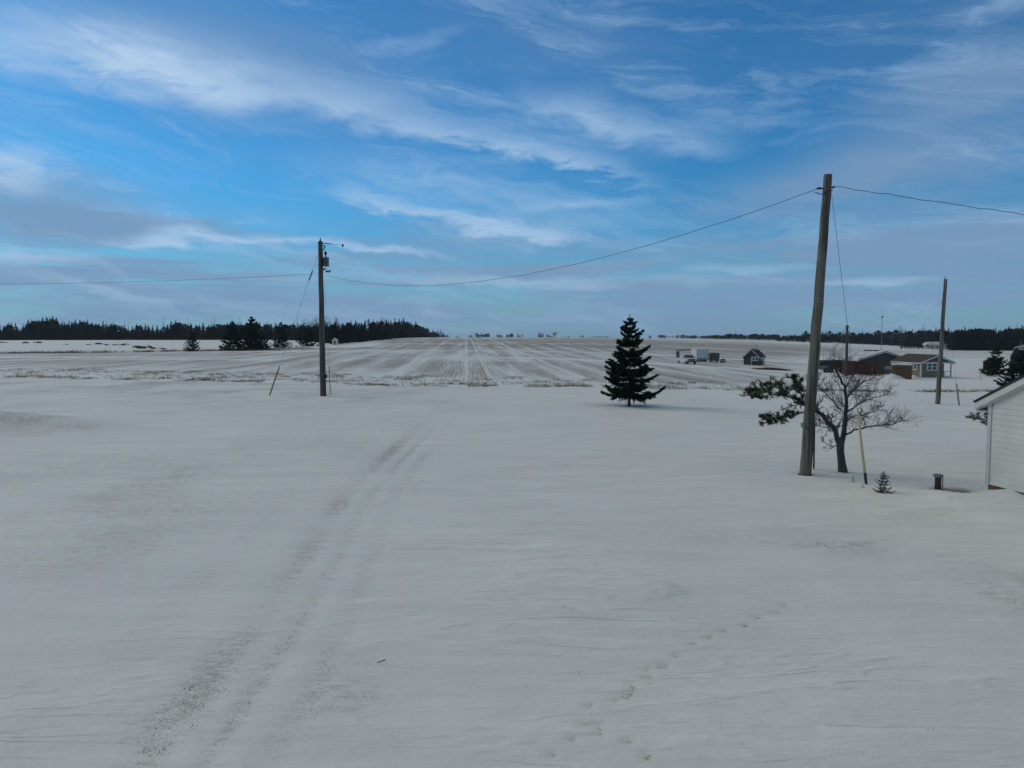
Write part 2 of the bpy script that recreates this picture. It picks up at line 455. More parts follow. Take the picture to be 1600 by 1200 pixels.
# ------------------------------------------------------------------ mesh helpers
class MB:
    def __init__(s): s.v = []; s.f = []; s.m = []
    def add(s, vs, fs, mi=0):
        o = len(s.v); s.v.extend([tuple(v) for v in vs])
        for f in fs: s.f.append(tuple(i + o for i in f)); s.m.append(mi)
        return s
    def box(s, x0, x1, y0, y1, z0, z1, mi=0):
        return s.hexa([(x0, y0, z0), (x1, y0, z0), (x1, y1, z0), (x0, y1, z0), (x0, y0, z1), (x1, y0, z1), (x1, y1, z1), (x0, y1, z1)], mi)
    def hexa(s, p, mi=0):
        return s.add(p, [(3, 2, 1, 0), (4, 5, 6, 7), (0, 1, 5, 4), (1, 2, 6, 5), (2, 3, 7, 6), (3, 0, 4, 7)], mi)
    def prism(s, poly, a, b, mi=0):
        """polygon given as 3D points, swept by vector b-a"""
        n = len(poly); off = Vector(b) - Vector(a)
        vs = [Vector(p) for p in poly] + [Vector(p) + off for p in poly]
        fs = [tuple(range(n))[::-1], tuple(range(n, 2 * n))] + [(i, (i + 1) % n, n + (i + 1) % n, n + i) for i in range(n)]
        return s.add(vs, fs, mi)
    def tube(s, pts, rad, n=6, mi=0, cap=True):
        pts = [Vector(p) for p in pts]
        if not isinstance(rad, (list, tuple)): rad = [rad] * len(pts)
        vs = []; fs = []
        t0 = (pts[1] - pts[0]).normalized()
        ref = Vector((0, 0, 1)) if abs(t0.z) < .9 else Vector((1, 0, 0))
        a = t0.cross(ref).normalized()
        for i, p in enumerate(pts):
            t = (pts[min(i + 1, len(pts) - 1)] - pts[max(i - 1, 0)]).normalized()
            a = (a - t * a.dot(t))
            a = a.normalized() if a.length > 1e-6 else t.orthogonal().normalized()
            b = t.cross(a)
            for k in range(n):
                q = 2 * math.pi * k / n
                vs.append(p + (a * math.cos(q) + b * math.sin(q)) * rad[i])
        for i in range(len(pts) - 1):
            for k in range(n):
                k2 = (k + 1) % n
                fs.append((i * n + k, i * n + k2, (i + 1) * n + k2, (i + 1) * n + k))
        if cap:
            fs.append(tuple(range(n))[::-1]); e = (len(pts) - 1) * n; fs.append(tuple(range(e, e + n)))
        return s.add(vs, fs, mi)
    def lathe(s, prof, n=12, mi=0, c=(0, 0, 0)):
        vs = []; fs = []
        for r, z in prof:
            for k in range(n):
                q = 2 * math.pi * k / n
                vs.append((c[0] + r * math.cos(q), c[1] + r * math.sin(q), c[2] + z))
        for i in range(len(prof) - 1):
            for k in range(n):
                k2 = (k + 1) % n
                fs.append((i * n + k, i * n + k2, (i + 1) * n + k2, (i + 1) * n + k))
        fs.append(tuple(range(n))[::-1]); e = (len(prof) - 1) * n; fs.append(tuple(range(e, e + n)))
        return s.add(vs, fs, mi)
    def mesh(s, name, mats, smooth=False):
        me = bpy.data.meshes.new(name)
        me.from_pydata(s.v, [], s.f)
        for m in mats: me.materials.append(MATS[m] if isinstance(m, str) else m)
        if len(mats) > 1: me.polygons.foreach_set('material_index', s.m)
        if smooth: me.polygons.foreach_set('use_smooth', [True] * len(s.f))
        me.update()
        return me
    def build(s, name, mats, parent=None, loc=(0, 0, 0), smooth=False, rotz=0):
        if isinstance(mats, str): mats = [mats]
        o = bpy.data.objects.new(name, s.mesh(name, mats, smooth))
        o.location = loc; o.rotation_euler = (0, 0, rotz); C.objects.link(o)
        if parent: o.parent = parent
        return o

def tag(o, label, cat, group=None, kind=None):
    if label: o['label'] = label
    if cat: o['category'] = cat
    if group: o['group'] = group
    if kind: o['kind'] = kind
    return o
def thing(name, label, cat, loc, rotz=0, group=None):
    o = bpy.data.objects.new(name, None); o.empty_display_size = .3
    o.location = loc; o.rotation_euler = (0, 0, rotz); C.objects.link(o)
    return tag(o, label, cat, group)

# ------------------------------------------------------------------ ground
def cols(u_in, n_in, u_out):
    a = np.linspace(-u_in, u_in, n_in)
    e = [u_in]; st = a[1] - a[0]
    while e[-1] < u_out: st *= 1.18; e.append(e[-1] + st)
    e = np.array(e[1:])
    return np.concatenate([-e[::-1], a, e])
def grid_mesh(name, X, Y, Z, attrs, m):
    nr, nc = X.shape
    me = bpy.data.meshes.new(name)
    co = np.stack([X, Y, Z], -1).reshape(-1, 3).astype(np.float32)
    i = np.arange(nr - 1)[:, None] * nc + np.arange(nc - 1)[None, :]
    q = np.stack([i, i + 1, i + nc + 1, i + nc], -1).reshape(-1, 4).astype(np.int32)
    me.vertices.add(len(co)); me.vertices.foreach_set('co', co.ravel())
    me.loops.add(q.size); me.loops.foreach_set('vertex_index', q.ravel())
    me.polygons.add(len(q)); me.polygons.foreach_set('loop_start', np.arange(0, q.size, 4, dtype=np.int32))
    me.polygons.foreach_set('use_smooth', np.ones(len(q), bool))
    me.update(calc_edges=True); me.validate()
    for k, v in attrs.items():
        a = me.attributes.new(k, 'FLOAT', 'POINT'); a.data.foreach_set('value', v.ravel().astype(np.float32))
    me.materials.append(m)
    o = bpy.data.objects.new(name, me); C.objects.link(o)
    return o

SPRUCE = G(983, 634)
def lawn_thin(x, y):
    t = .12 + .26 * sstep(fbm(x / 2.4 + 70, y / 3.5, 4), .34, .75)
    n = fbm(x / 4.5 + 3, y / 4.5, 3); n2 = fbm(x / 1.6, y / 2.2 + 40, 3)
    # left lawn
    t = t + .40 * sstep(-x - 1.2 * (n - .5) * 6, 3.0, 8.0) * (.4 + .6 * sstep(n, .30, .68)) * sstep(y, 7, 14) * (1 - .75 * np.exp(-(((x + 12) / 10) ** 2 + ((y - 37) / 6.5) ** 2) * 1.2))
    # right lawn near the camera
    t = t + .42 * sstep(x - (n - .5) * 5, 4.6, 6.6) * (1 - sstep(y, 12.5, 16)) * sstep(n2, .30, .70)
    # far strip of lawn before the field on the left
    t = t + .34 * sstep(y - yb(x), -24, -6) * sstep(-x, -4, 12) * sstep(n, .2, .75)
    # mound
    qm = ((x + 25.6) / 8.4) ** 2 + ((y - 31.0 + 1.2 * (n2 - .5)) / 3.6) ** 2
    t = t + .42 * (1 - sstep(qm, .6, 1.15)) - .30 * np.exp(-((np.sqrt(qm) - 1.45) / .32) ** 2)
    # wheel tracks
    for x0, w, a in TRACKS:
        xx = x - track_x(x0, y) + .25 * (n2 - .5)
        t = t + a * .70 * np.exp(-(xx / w) ** 2) * (.65 + .35 * sstep(n2, .25, .60)) * (1 - .6 * sstep(y, 22, 50))
    t = t + .6 * np.exp(-(((x + 1.85) / .5) ** 2 + ((y - 8.1) / .9) ** 2)) * sstep(n2, .3, .6)
    # bare patches, scoured
    for cx, cy, rx, ry, a in ((3.6, 14.6, 1.6, .7, .40), (6.2, 14.0, 1.3, .6, .42), (5.3, 12.6, .8, .5, .4), (6.1, 11.4, .7, .7, .5), (-4.3, 7.0, .55, .6, .7)):
        t = t + a * np.exp(-(((x - cx) / rx) ** 2 + ((y - cy) / ry) ** 2)) * sstep(n2, .25, .55)
    # swept ground between the well and the garage
    t = t + 1.1 * np.exp(-(((x - 11.85) / .70) ** 2 + ((y - 19.25) / .70) ** 2))
    # under the spruce: thin snow, with the crown's soft shade put into the colour
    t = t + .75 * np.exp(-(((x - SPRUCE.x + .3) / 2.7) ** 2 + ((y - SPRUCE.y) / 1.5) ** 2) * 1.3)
    # feet of the near pole and tree
    t = t + .9 * np.exp(-(((x - 8.9) / .55) ** 2 + ((y - 21.7) / .25) ** 2)) + .7 * np.exp(-(((x - 10.0) / .6) ** 2 + ((y - 21.9) / .3) ** 2))
    for p in PRINTS:
        t = t + .9 * np.exp(-(((x - p.x) / .058) ** 2 + ((y - p.y) / .058) ** 2))
    t = t * (1 - .8 * sstep(-y, -5.5, 0))
    return np.clip(t, 0, 1.3)

def build_ground():
    u = cols(.86, 520, 3)
    ys = [-300, -200, -130, -80, -50, -30, -18, -10, -6, -3, -1, 1, 2.5, 4]
    d = ys[-1] + 14.0; Y = []
    while d - 14 < 60: Y.append(d - 14); d *= 1.0033
    yr = np.array(ys[:-1] + Y + [60.0])
    YR = np.repeat(yr[:, None], len(u), 1)
    X = u[None, :] * np.sqrt((YR + 14) ** 2 + 16)
    w = sstep(YR, 15, 60)
    YY = YR + (yb(X) - 60) * w
    Z = ground_z(X, YY)
    for p in PRINTS:
        r2 = ((X - p.x) ** 2 + (YY - p.y) ** 2)
        Z = Z - .036 * np.exp(-r2 / .055 ** 2) + .005 * np.exp(-((np.sqrt(r2) - .10) / .03) ** 2)
    for x0, ww, a in TRACKS[:3]:
        xx = X - track_x(x0, YY)
        Z = Z - .022 * a * np.exp(-(xx / ww) ** 2) * sstep(YY, 3, 6) * (1 - sstep(YY, 30, 50))
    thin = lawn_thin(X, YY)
    red = np.zeros_like(X)
    for cx, cy, rx, ry in ((3.6, 14.6, 2, 1.0), (6.0, 14.1, 1.5, .8), (11.85, 19.25, 1.1, .9)):
        red += np.exp(-(((X - cx) / rx) ** 2 + ((YY - cy) / ry) ** 2))
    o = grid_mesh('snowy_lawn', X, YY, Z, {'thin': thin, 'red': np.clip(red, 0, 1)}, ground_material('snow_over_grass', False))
    o['kind'] = 'structure'; o['label'] = 'snow covered lawn with faint wheel tracks and paw prints'
    # ---- the field beyond
    u2 = cols(.86, 420, 3)
    T = [0.0]; st = .35
    while T[-1] < 2600:
        T.append(T[-1] + st); st = max(st, (T[-1] + 60) * .0062)
    T = np.array(T)
    TR = np.repeat(T[:, None], len(u2), 1)
    X = u2[None, :] * np.sqrt((TR + 74) ** 2 + 16)
    B = np.where(TR < 1e9, yb(X), 0)
    YY = TR + 60 + (B - 60) * np.exp(-TR / 400.0) if False else TR + 60 + (B - 60)
    Z = land(X, YY)
    # weedy, lumpy margin
    marg = np.exp(-((TR - 3) / 4.0) ** 2)
    Z = Z + .16 * marg * (fbm(X / 1.3, YY / 1.3, 3) - .35) * sstep(TR, 0, 1.0)
    U = X / YY
    t = np.full_like(X, .61)
    c = X + .063 * YY
    t = t - .42 * (1 - sstep(TR + 10 * (fbm(X / 9, YY / 9, 3) - .5), 4, 24))
    # cross drifts (headlands)
    for y0, wd, a, sl in ((176, 3.2, .85, -.02), (131, 2.2, .75, -.05), (124, 1.6, .4, .03), (262, 6, .5, .0)):
        q = YY - (y0 + sl * X + 14 * (fbm(X / 40 + y0, Y0 := 0 * X + .5, 2) - .5))
        t = t - a * np.exp(-(q / wd) ** 2) * sstep(fbm(X / 18 + y0, YY / 9, 2), .22, .5)
    t = t + .25 * sstep(YY, 185, 240) * (1 - sstep(YY, 330, 420)) * sstep(U, -.4, -.1)
    # clean snow far left beyond the headland, and the yards on the right
    edge = 168 + (X + 110) * .62
    t = t - 1.0 * sstep(YY - edge, 0, 14) * sstep(-U, .16, .22)
    t = t - .55 * sstep(U, .30, .50) * (1 - sstep(YY, 190, 260))
    t = t - .40 * sstep(U, .36, .55)
    t = t - .35 * sstep(YY, 430, 520)
    # yard lane curving in from the left of the truck
    t = np.clip(t, 0, 1)
    # strip of rough grass along the far headland on the left
    t = t + .55 * np.exp(-((YY - edge + 6) / 5.0) ** 2) * sstep(-U, .30, .38) * sstep(fbm(X / 8, YY / 5, 2), .35, .55)
    o = grid_mesh('stubble_field', X, YY, Z, {'thin': t}, ground_material('snow_over_stubble', True))
    o['kind'] = 'structure'; o['label'] = 'snow dusted stubble field with long rows running to the horizon'
build_ground()

# ------------------------------------------------------------------ grass (uncountable)
rnd = random.Random(5)
def blades(name, spots, material, label, cat, hmin, hmax, wid, spread, nb):
    vs = []; fs = []
    zs = ground_z([p[0] for p in spots], [p[1] for p in spots])
    for (x, y, k), z in zip(spots, zs):
        z = float(z)
        for _ in range(rnd.randint(max(1, nb - 3), nb + 3)):
            bx = x + rnd.gauss(0, spread); by = y + rnd.gauss(0, spread)
            h = rnd.uniform(hmin, hmax) * k; q = rnd.uniform(0, 6.283); l = rnd.uniform(.2, .9) * h
            dx, dy = math.cos(q), math.sin(q); w = wid * rnd.uniform(.6, 1.3)
            ax, ay = rnd.choice(((1, 0), (.7, .7), (.7, -.7)))
            o = len(vs)
            vs += [(bx - ax * w, by - ay * w, z - .03), (bx + ax * w, by + ay * w, z - .03), (bx + dx * l, by + dy * l, z + h)]
            fs.append((o, o + 1, o + 2))
    me = bpy.data.meshes.new(name); me.from_pydata(vs, [], fs); me.materials.append(MATS[material]); me.update()
    o = bpy.data.objects.new(name, me); C.objects.link(o)
    tag(o, label, cat, None, 'stuff')
def scatter_lawn():
    sp = []
    N = 60000
    xs = np.random.default_rng(3).uniform(-1, 1, N) * .85; ysr = np.random.default_rng(4).random(N)
    Yv = 5 + 45 * ysr ** 1.6; Xv = xs * (Yv + 3)
    t = lawn_thin(Xv, Yv); r = np.random.default_rng(6).random(N)
    cl = fbm(Xv / .5, Yv / .5, 2)
    for i in np.nonzero((r < (t - .2) * .22) & (cl > .48))[0]: sp.append((float(Xv[i]), float(Yv[i]), 1))
    for i in np.nonzero(r > .9965)[0]: sp.append((float(Xv[i]), float(Yv[i]), 1.4))
    blades('lawn_grass', sp, 'dark_grass', 'dark grass tips poking through the thin snow of the lawn', 'grass', .004, .018, .005, .05, 5)
scatter_lawn()
def scatter_margin():
    rg = np.random.default_rng(21); sp = []
    def keep(x, y, thr, sx, sy, off, ks):
        m = fbm(x / sx + off, y / sy, 2) > thr
        return [(float(a), float(b), rnd.choice(ks)) for a, b in zip(x[m], y[m])]
    x = rg.uniform(-62, 60, 3600); t = np.abs(rg.normal(0, 2.2, 3600)) + .15
    sp += keep(x, yb(x) + t, .46 + .02 * t, 2.6, 2.0, 7, (.4, .6, .8, 1))
    x = rg.uniform(-62, 30, 5200); t = rg.uniform(1, 16, 5200)
    sp += keep(x, yb(x) + t, .55, 2.6, 1.2, 17, (.4, .6, .8))
    blades('dry_margin_grass', sp, 'dry_grass', 'tufts of dead grass along the near edge of the field', 'grass', .08, .34, .014, .16, 10)
    x = rg.uniform(-135, -62, 900); y = 168 + (x + 110) * .62 - 4 + rg.normal(0, 3, 900)
    sp = keep(x, y, .42, 5, 4, 0, (.6, 1, 1.3))
    for px in (350, 380, 410, 440, 465):
        p = G(px, 548.5 - (px - 350) * .03)
        for k in range(30): sp.append((p.x + rnd.gauss(0, 3), p.y + rnd.gauss(0, 2.5), 1.2))
    blades('headland_grass', sp, 'dry_grass', 'strip of rough dead grass on the far left headland', 'grass', .2, .7, .03, .5, 10)
scatter_margin()

# ------------------------------------------------------------------ conifers
def spruce(name, label, loc, h, rad, seed, detail=1.0, group=None, mats=('spruce_needle', 'bark'), clear=.13, lean=0.0, asc=.25, whorls=None, shape=.85, stretch=1.0, irr=False):
    rn = random.Random(seed)
    t = thing(name, label, 'spruce tree', loc, rn.uniform(0, 6), group)
    tr = MB(); K = 10
    tr.tube([(lean * (k / K) ** 2 + .01 * h * math.sin(k * 1.3) * (k / K) * .3, 0, -.15 + (h * .99 + .15) * k / K) for k in range(K + 1)],
            [max(.004 * h, .0165 * h * (1 - .95 * k / K) * (1.5 if k == 0 else 1)) for k in range(K + 1)], 8)
    tr.build('trunk', mats[1], t, smooth=True)
    cr = MB(); wd = MB()
    nw = whorls or int(17 * detail ** .4)
    for i in range(nw):
        f = (i + rn.uniform(-.25, .25)) / (nw - 1); f = min(max(f, 0), 1)
        z = h * (clear + (.965 - clear) * f)
        L0 = rad * ((1 - f) ** shape) * 1.0 + .028 * h
        nbr = rn.randint(5, 7) if f < .8 else 4
        a0 = rn.uniform(0, 6.28)
        for b in range(nbr):
            if rn.random() < (.12 if irr else .04): continue
            az = a0 + 6.283 * b / nbr + rn.uniform(-.3, .3)
            L = L0 * (rn.choice((rn.uniform(.5, .85), rn.uniform(.75, 1.15), rn.uniform(.75, 1.15))) if irr else rn.uniform(.70, 1.12))
            el = asc * (.15 + 1.6 * f) + rn.uniform(-.12, .14)      # steeper towards the top
            pts = []
            S = 5
            for k in range(S + 1):
                s = k / S
                r = L * s * math.cos(el)
                zz = z + L * (math.sin(el) * s - .20 * math.sin(math.pi * s * .9) * (1 - f) + .05 * s * s)
                pts.append(Vector((math.cos(az) * r, math.sin(az) * r, zz)))
            wd.tube(pts, [max(.0035 * h * (1 - f * .7) * (1 - k / S) , .0016 * h) for k in range(S + 1)], 4, cap=False)
            # side twigs clothed in needles
            nt = max(4, int(L / (.045 * h) * 3.2 * detail))
            for q in range(nt):
                s = .10 + .90 * (q + rn.random()) / nt
                ii = min(int(s * S), S - 1); p = pts[ii].lerp(pts[ii + 1], s * S - ii)
                dr = (pts[ii + 1] - pts[ii]).normalized()
                side = dr.cross(Vector((0, 0, 1))).normalized() * rn.choice((-1, 1))
                tl = (.10 + .34 * (1 - s) * (.4 + .6 * math.sin(math.pi * min(1, s * 1.2 + .1)))) * L * rn.uniform(.55, 1.15) + .022 * h
                tl = min(tl, .16 * h)
                d = (dr * rn.uniform(.5, 1.0) + side * rn.uniform(.45, 1.0) + Vector((0, 0, rn.uniform(-.45, .18)))).normalized()
                spray(cr, p, d, tl, .0105 * h * stretch, rn, detail)
            spray(cr, pts[-1] - (pts[-1] - pts[-2]) * .5, (pts[-1] - pts[-2]).normalized(), .10 * L + .03 * h, .010 * h * stretch, rn, detail)
    for k in range(3):
        spray(cr, Vector((0, 0, h * (.90 + .03 * k))), Vector((rn.uniform(-.2, .2), rn.uniform(-.2, .2), 1)).normalized(), .07 * h, .007 * h, rn, detail)
    wd.tube([(0, 0, h * clear * .8), (0, 0, h * .97)], .002 * h, 4)
    wd.build('branches', mats[1], t)
    cr.build('crown', mats[0], t)
    return t

def spray(mb, p, d, L, w, rn, detail):
    """a twig clothed in needles: a ragged spindle of crossed slivers"""
    n = max(3, int(5 * detail))
    a = d.orthogonal().normalized(); b = d.cross(a)
    for k in range(n):
        s0 = k / n * .85; q = rn.uniform(0, 6.28)
        n_ = a * math.cos(q) + b * math.sin(q)
        m = d.cross(n_)
        c = p + d * (L * s0); l = L * rn.uniform(.30, .48)
        ww = w * rn.uniform(.7, 1.5) * (1.15 - .7 * s0)
        mb.add([c - m * ww * .5, c + m * ww * .5 + n_ * ww * .3, c + d * l + n_ * ww * rn.uniform(.8, 2.2)], [(0, 1, 2)])
        mb.add([c - n_ * ww, c + d * l * .9 - m * ww * .9, c + d * l * .5 + n_ * ww * 1.2], [(0, 1, 2)])

def height_at(base, py_top):
    """height of a thing standing at base whose top is seen at row py_top"""
    r = ray(800 + F * base.x / base.y, py_top)
    return CAM_Z + r.z / r.y * base.y - base.z

sp = spruce('spruce_tree', 'dark lone spruce standing at the far edge of the snowy lawn', SPRUCE, height_at(SPRUCE, 495), 1.78, 21, 1.7, clear=.16, asc=.25, whorls=17, shape=.76, stretch=1.05, irr=True)
stk = G(978, 632)
m_ = MB(); m_.tube([(0, 0, -.1), (.02, 0, .5), (0, .01, .95)], .018, 6)
tag(m_.build('wooden_stake', 'pole_wood_dark', None, stk), 'thin stake beside the trunk of the lone spruce', 'stake')

# the seedlings by the guy wire
yo = G(1380, 773)
spruce('young_spruce', 'knee high green young spruce in the snow beside the yellow guard', yo, height_at(yo, 737), .26, 4, .8, mats=('young_needle', 'bark'), clear=.10, asc=.45, whorls=8, shape=.7, stretch=1.25)
for (px, py, top, lab, sd_) in ((1333, 754, 743, 'tiny spruce seedling left of the yellow guard foot', 8), (1348, 763, 757, 'smallest seedling, a sprig in front of the yellow guard foot', 9)):
    b_ = G(px, py)
    spruce('spruce_seedling', lab, b_, height_at(b_, top), .07, sd_, .5, 'seedlings in the snow', ('young_needle', 'bark'), .1, 0, .4, 5, .7, 1.5)

def on_ground(px, d):
    x = (px - 800) / F * d
    return Vector((x, d, gz(x, d)))
# spruces at mid distance on the left
for (px, py, top, rp, lab, sd_, det) in (
        (301, 549, 517, 13, 'small open spruce standing alone left of the dark spruce clump', 31, .55),
        (364, 548, 502, 22, 'left broad spruce of the dark clump beyond the field', 32, .8),
        (394, 547, 495, 24, 'tallest spruce of the dark clump beyond the field', 33, .8),
        (412, 547, 522, 13, 'short scrubby spruce at the right foot of the dark clump', 37, .6),
        (440, 543, 503, 15, 'single dark spruce between the clump and the transformer pole', 34, .7),
        (481, 541, 508, 19, 'dark spruce just left of the transformer pole, beyond the field', 35, .7),
        (1557, 581, 541, 21, 'dark spruce in front of the small red shed', 36, .9),
        (1592, 606, 548, 30, 'dark spruce rising behind the roof of the white garage', 38, 1.0)):
    b_ = G(px, py) if px != 1557 else on_ground(px, 117)
    spruce('spruce_tree', lab, b_, height_at(b_, top), rp / F * b_.y, sd_, det, 'spruces scattered round the field', clear=.06 if px < 1500 else .12, asc=.22, whorls=15, shape=.75, stretch=1.9 if px < 500 else 1.4)

# ------------------------------------------------------------------ distant trees
def far_spruce(seed, slim):
    rn = random.Random(seed); mb = MB()
    mb.tube([(0, 0, -.05), (0, 0, .5), (0, 0, .98)], [.014, .010, .003], 4, 1)
    nw = 15
    for i in range(nw):
        f = i / (nw - 1)
        z = .04 + .93 * f
        L0 = slim * (1 - f) ** .8 + .018
        for b in range(5 if f < .85 else 3):
            az = rn.uniform(0, 6.283); L = L0 * rn.uniform(.55, 1.2); dr = rn.uniform(-.30, .12)
            d = Vector((math.cos(az), math.sin(az), dr)); s = Vector((-math.sin(az), math.cos(az), 0))
            p = Vector((0, 0, z))
            for k in range(4):
                a0 = .05 + .22 * k; c = p + d * (L * a0) + Vector((0, 0, rn.uniform(-.012, .012)))
                w = L * .28 * (1.1 - a0) + .006
                mb.add([c + s * w * rn.uniform(.3, 1.1) + Vector((0, 0, -.012)), c - s * w * rn.uniform(.3, 1.1) + Vector((0, 0, -.012)), c + d * L * .36 + Vector((0, 0, rn.uniform(-.01, .03)))], [(0, 1, 2)])
                mb.add([c + Vector((0, 0, .02)), c + d * (L * .3) + Vector((0, 0, -.035)), c - d * .02 + Vector((0, 0, -.03))], [(0, 1, 2)])
    return mb
def far_pine(seed):
    """rounder, bushier crown"""
    rn = random.Random(seed); mb = MB()
    mb.tube([(0, 0, -.05), (.01, 0, .5), (0, 0, .9)], [.02, .014, .005], 4, 1)
    for _ in range(330):
        f = rn.random() ** .8; z = .16 + .80 * f
        rr = (.30 * math.sin(math.pi * min(1, .18 + .80 * f)) ** .8) * math.sqrt(rn.random()) * (1 + .25 * math.sin(f * 23 + seed))
        az = rn.uniform(0, 6.283); c = Vector((math.cos(az) * rr, math.sin(az) * rr, z)); s = .05
        vs = [c + Vector((rn.gauss(0, s), rn.gauss(0, s), rn.gauss(0, s * .7))) for _ in range(3)]
        mb.add(vs, [(0, 1, 2)])
    return mb
def far_bare(seed, spread=.5, n0=5):
    rn = random.Random(seed); mb = MB()
    def grow(p, d, L, r, lv):
        q = p + d * L * .5 + Vector((rn.gauss(0, .03), rn.gauss(0, .03), 0)) * L; e = q + (d + Vector((rn.gauss(0, .15), rn.gauss(0, .15), .1))).normalized() * L * .5
        mb.tube([p, q, e], [r, r * .8, r * .55], 3, 1 if lv < 2 else 0, cap=False)
        if lv >= 4: return
        for k in range(n0 if lv < 3 else n0 + 1):
            s = rn.uniform(.35, 1.0); b = p.lerp(e, s)
            nd = (d + Vector((rn.gauss(0, spread), rn.gauss(0, spread), rn.uniform(0, .35)))).normalized()
            grow(b, nd, L * rn.uniform(.45, .72), r * .5, lv + 1)
    grow(Vector((0, 0, -.03)), Vector((0, 0, 1)), .38, .016, 1)
    top = max(v[2] for v in mb.v)
    mb.v = [(x / top, y / top, z / top) for x, y, z in mb.v]
    return mb
def snag(seed):
    rn = random.Random(seed); mb = MB()
    mb.tube([(0, 0, -.03), (0, 0, .5), (.01, 0, 1)], [.010, .007, .002], 4, 0)
    for k in range(46):
        z = rn.uniform(.3, .97); az = rn.uniform(0, 6.28); L = .085 * (1.08 - z) + .03
        mb.tube([(0, 0, z), (math.cos(az) * L, math.sin(az) * L, z + rn.uniform(-.01, .03))], [.0028, .001], 3, 0, cap=False)
    return mb
far_meshes = {
    'spruce': [far_spruce(s, w).mesh('far_spruce', ['spruce_far', 'bark']) for s, w in ((1, .20), (2, .16), (3, .24), (4, .18), (5, .13), (6, .22))],
    'pine': [far_pine(s).mesh('far_pine', ['spruce_far', 'bark']) for s in (1, 2, 3, 4)],
    'bare': [far_bare(s).mesh('far_bare_tree', ['grey_twig', 'twig']) for s in (1, 2, 3)],
    'snag': [snag(s).mesh('far_snag', ['grey_twig']) for s in (1, 2)],
}
frn = random.Random(77)
def far_tree(kind, loc, h, name, label, cat, group, wide=1.0):
    o = bpy.data.objects.new(name, frn.choice(far_meshes[kind]))
    o.location = loc; o.rotation_euler = (0, 0, frn.uniform(0, 6.28)); s = wide * frn.uniform(.88, 1.15)
    o.scale = (h * s, h * s, h); C.objects.link(o)
    tag(o, label, cat, group)
    return o
class Mass:
    """trees deeper in a wood, joined into one mass"""
    def __init__(s): s.v = []; s.f = []; s.m = []; s.n = 0
    def put(s, kind, loc, h, wide=1.0):
        me = frn.choice(far_meshes[kind]); n = len(me.vertices)
        co = np.empty(n * 3); me.vertices.foreach_get('co', co); co = co.reshape(-1, 3)
        q = frn.uniform(0, 6.28); c, si = math.cos(q), math.sin(q)
        w = h * wide * frn.uniform(.9, 1.15)
        P = np.stack([(co[:, 0] * c - co[:, 1] * si) * w, (co[:, 0] * si + co[:, 1] * c) * w, co[:, 2] * h], 1) + np.array(loc)
        s.v.append(P); s.f += [tuple(i + s.n for i in p.vertices) for p in me.polygons]; s.n += n
    def build(s, name, label, m):
        me = bpy.data.meshes.new(name); me.from_pydata(np.concatenate(s.v).tolist(), [], s.f); me.materials.append(MATS[m]); me.update()
        o = bpy.data.objects.new(name, me); C.objects.link(o); tag(o, label, 'wood', None, 'stuff')

def on_land(px, d):
    x = (px - 800) / F * d
    return Vector((x, d, float(land(x, d)) - .1))
def h_for(p, top): return max(2.0, CAM_Z + (HOR - top) / F * p.y * 1.0 - p.z)

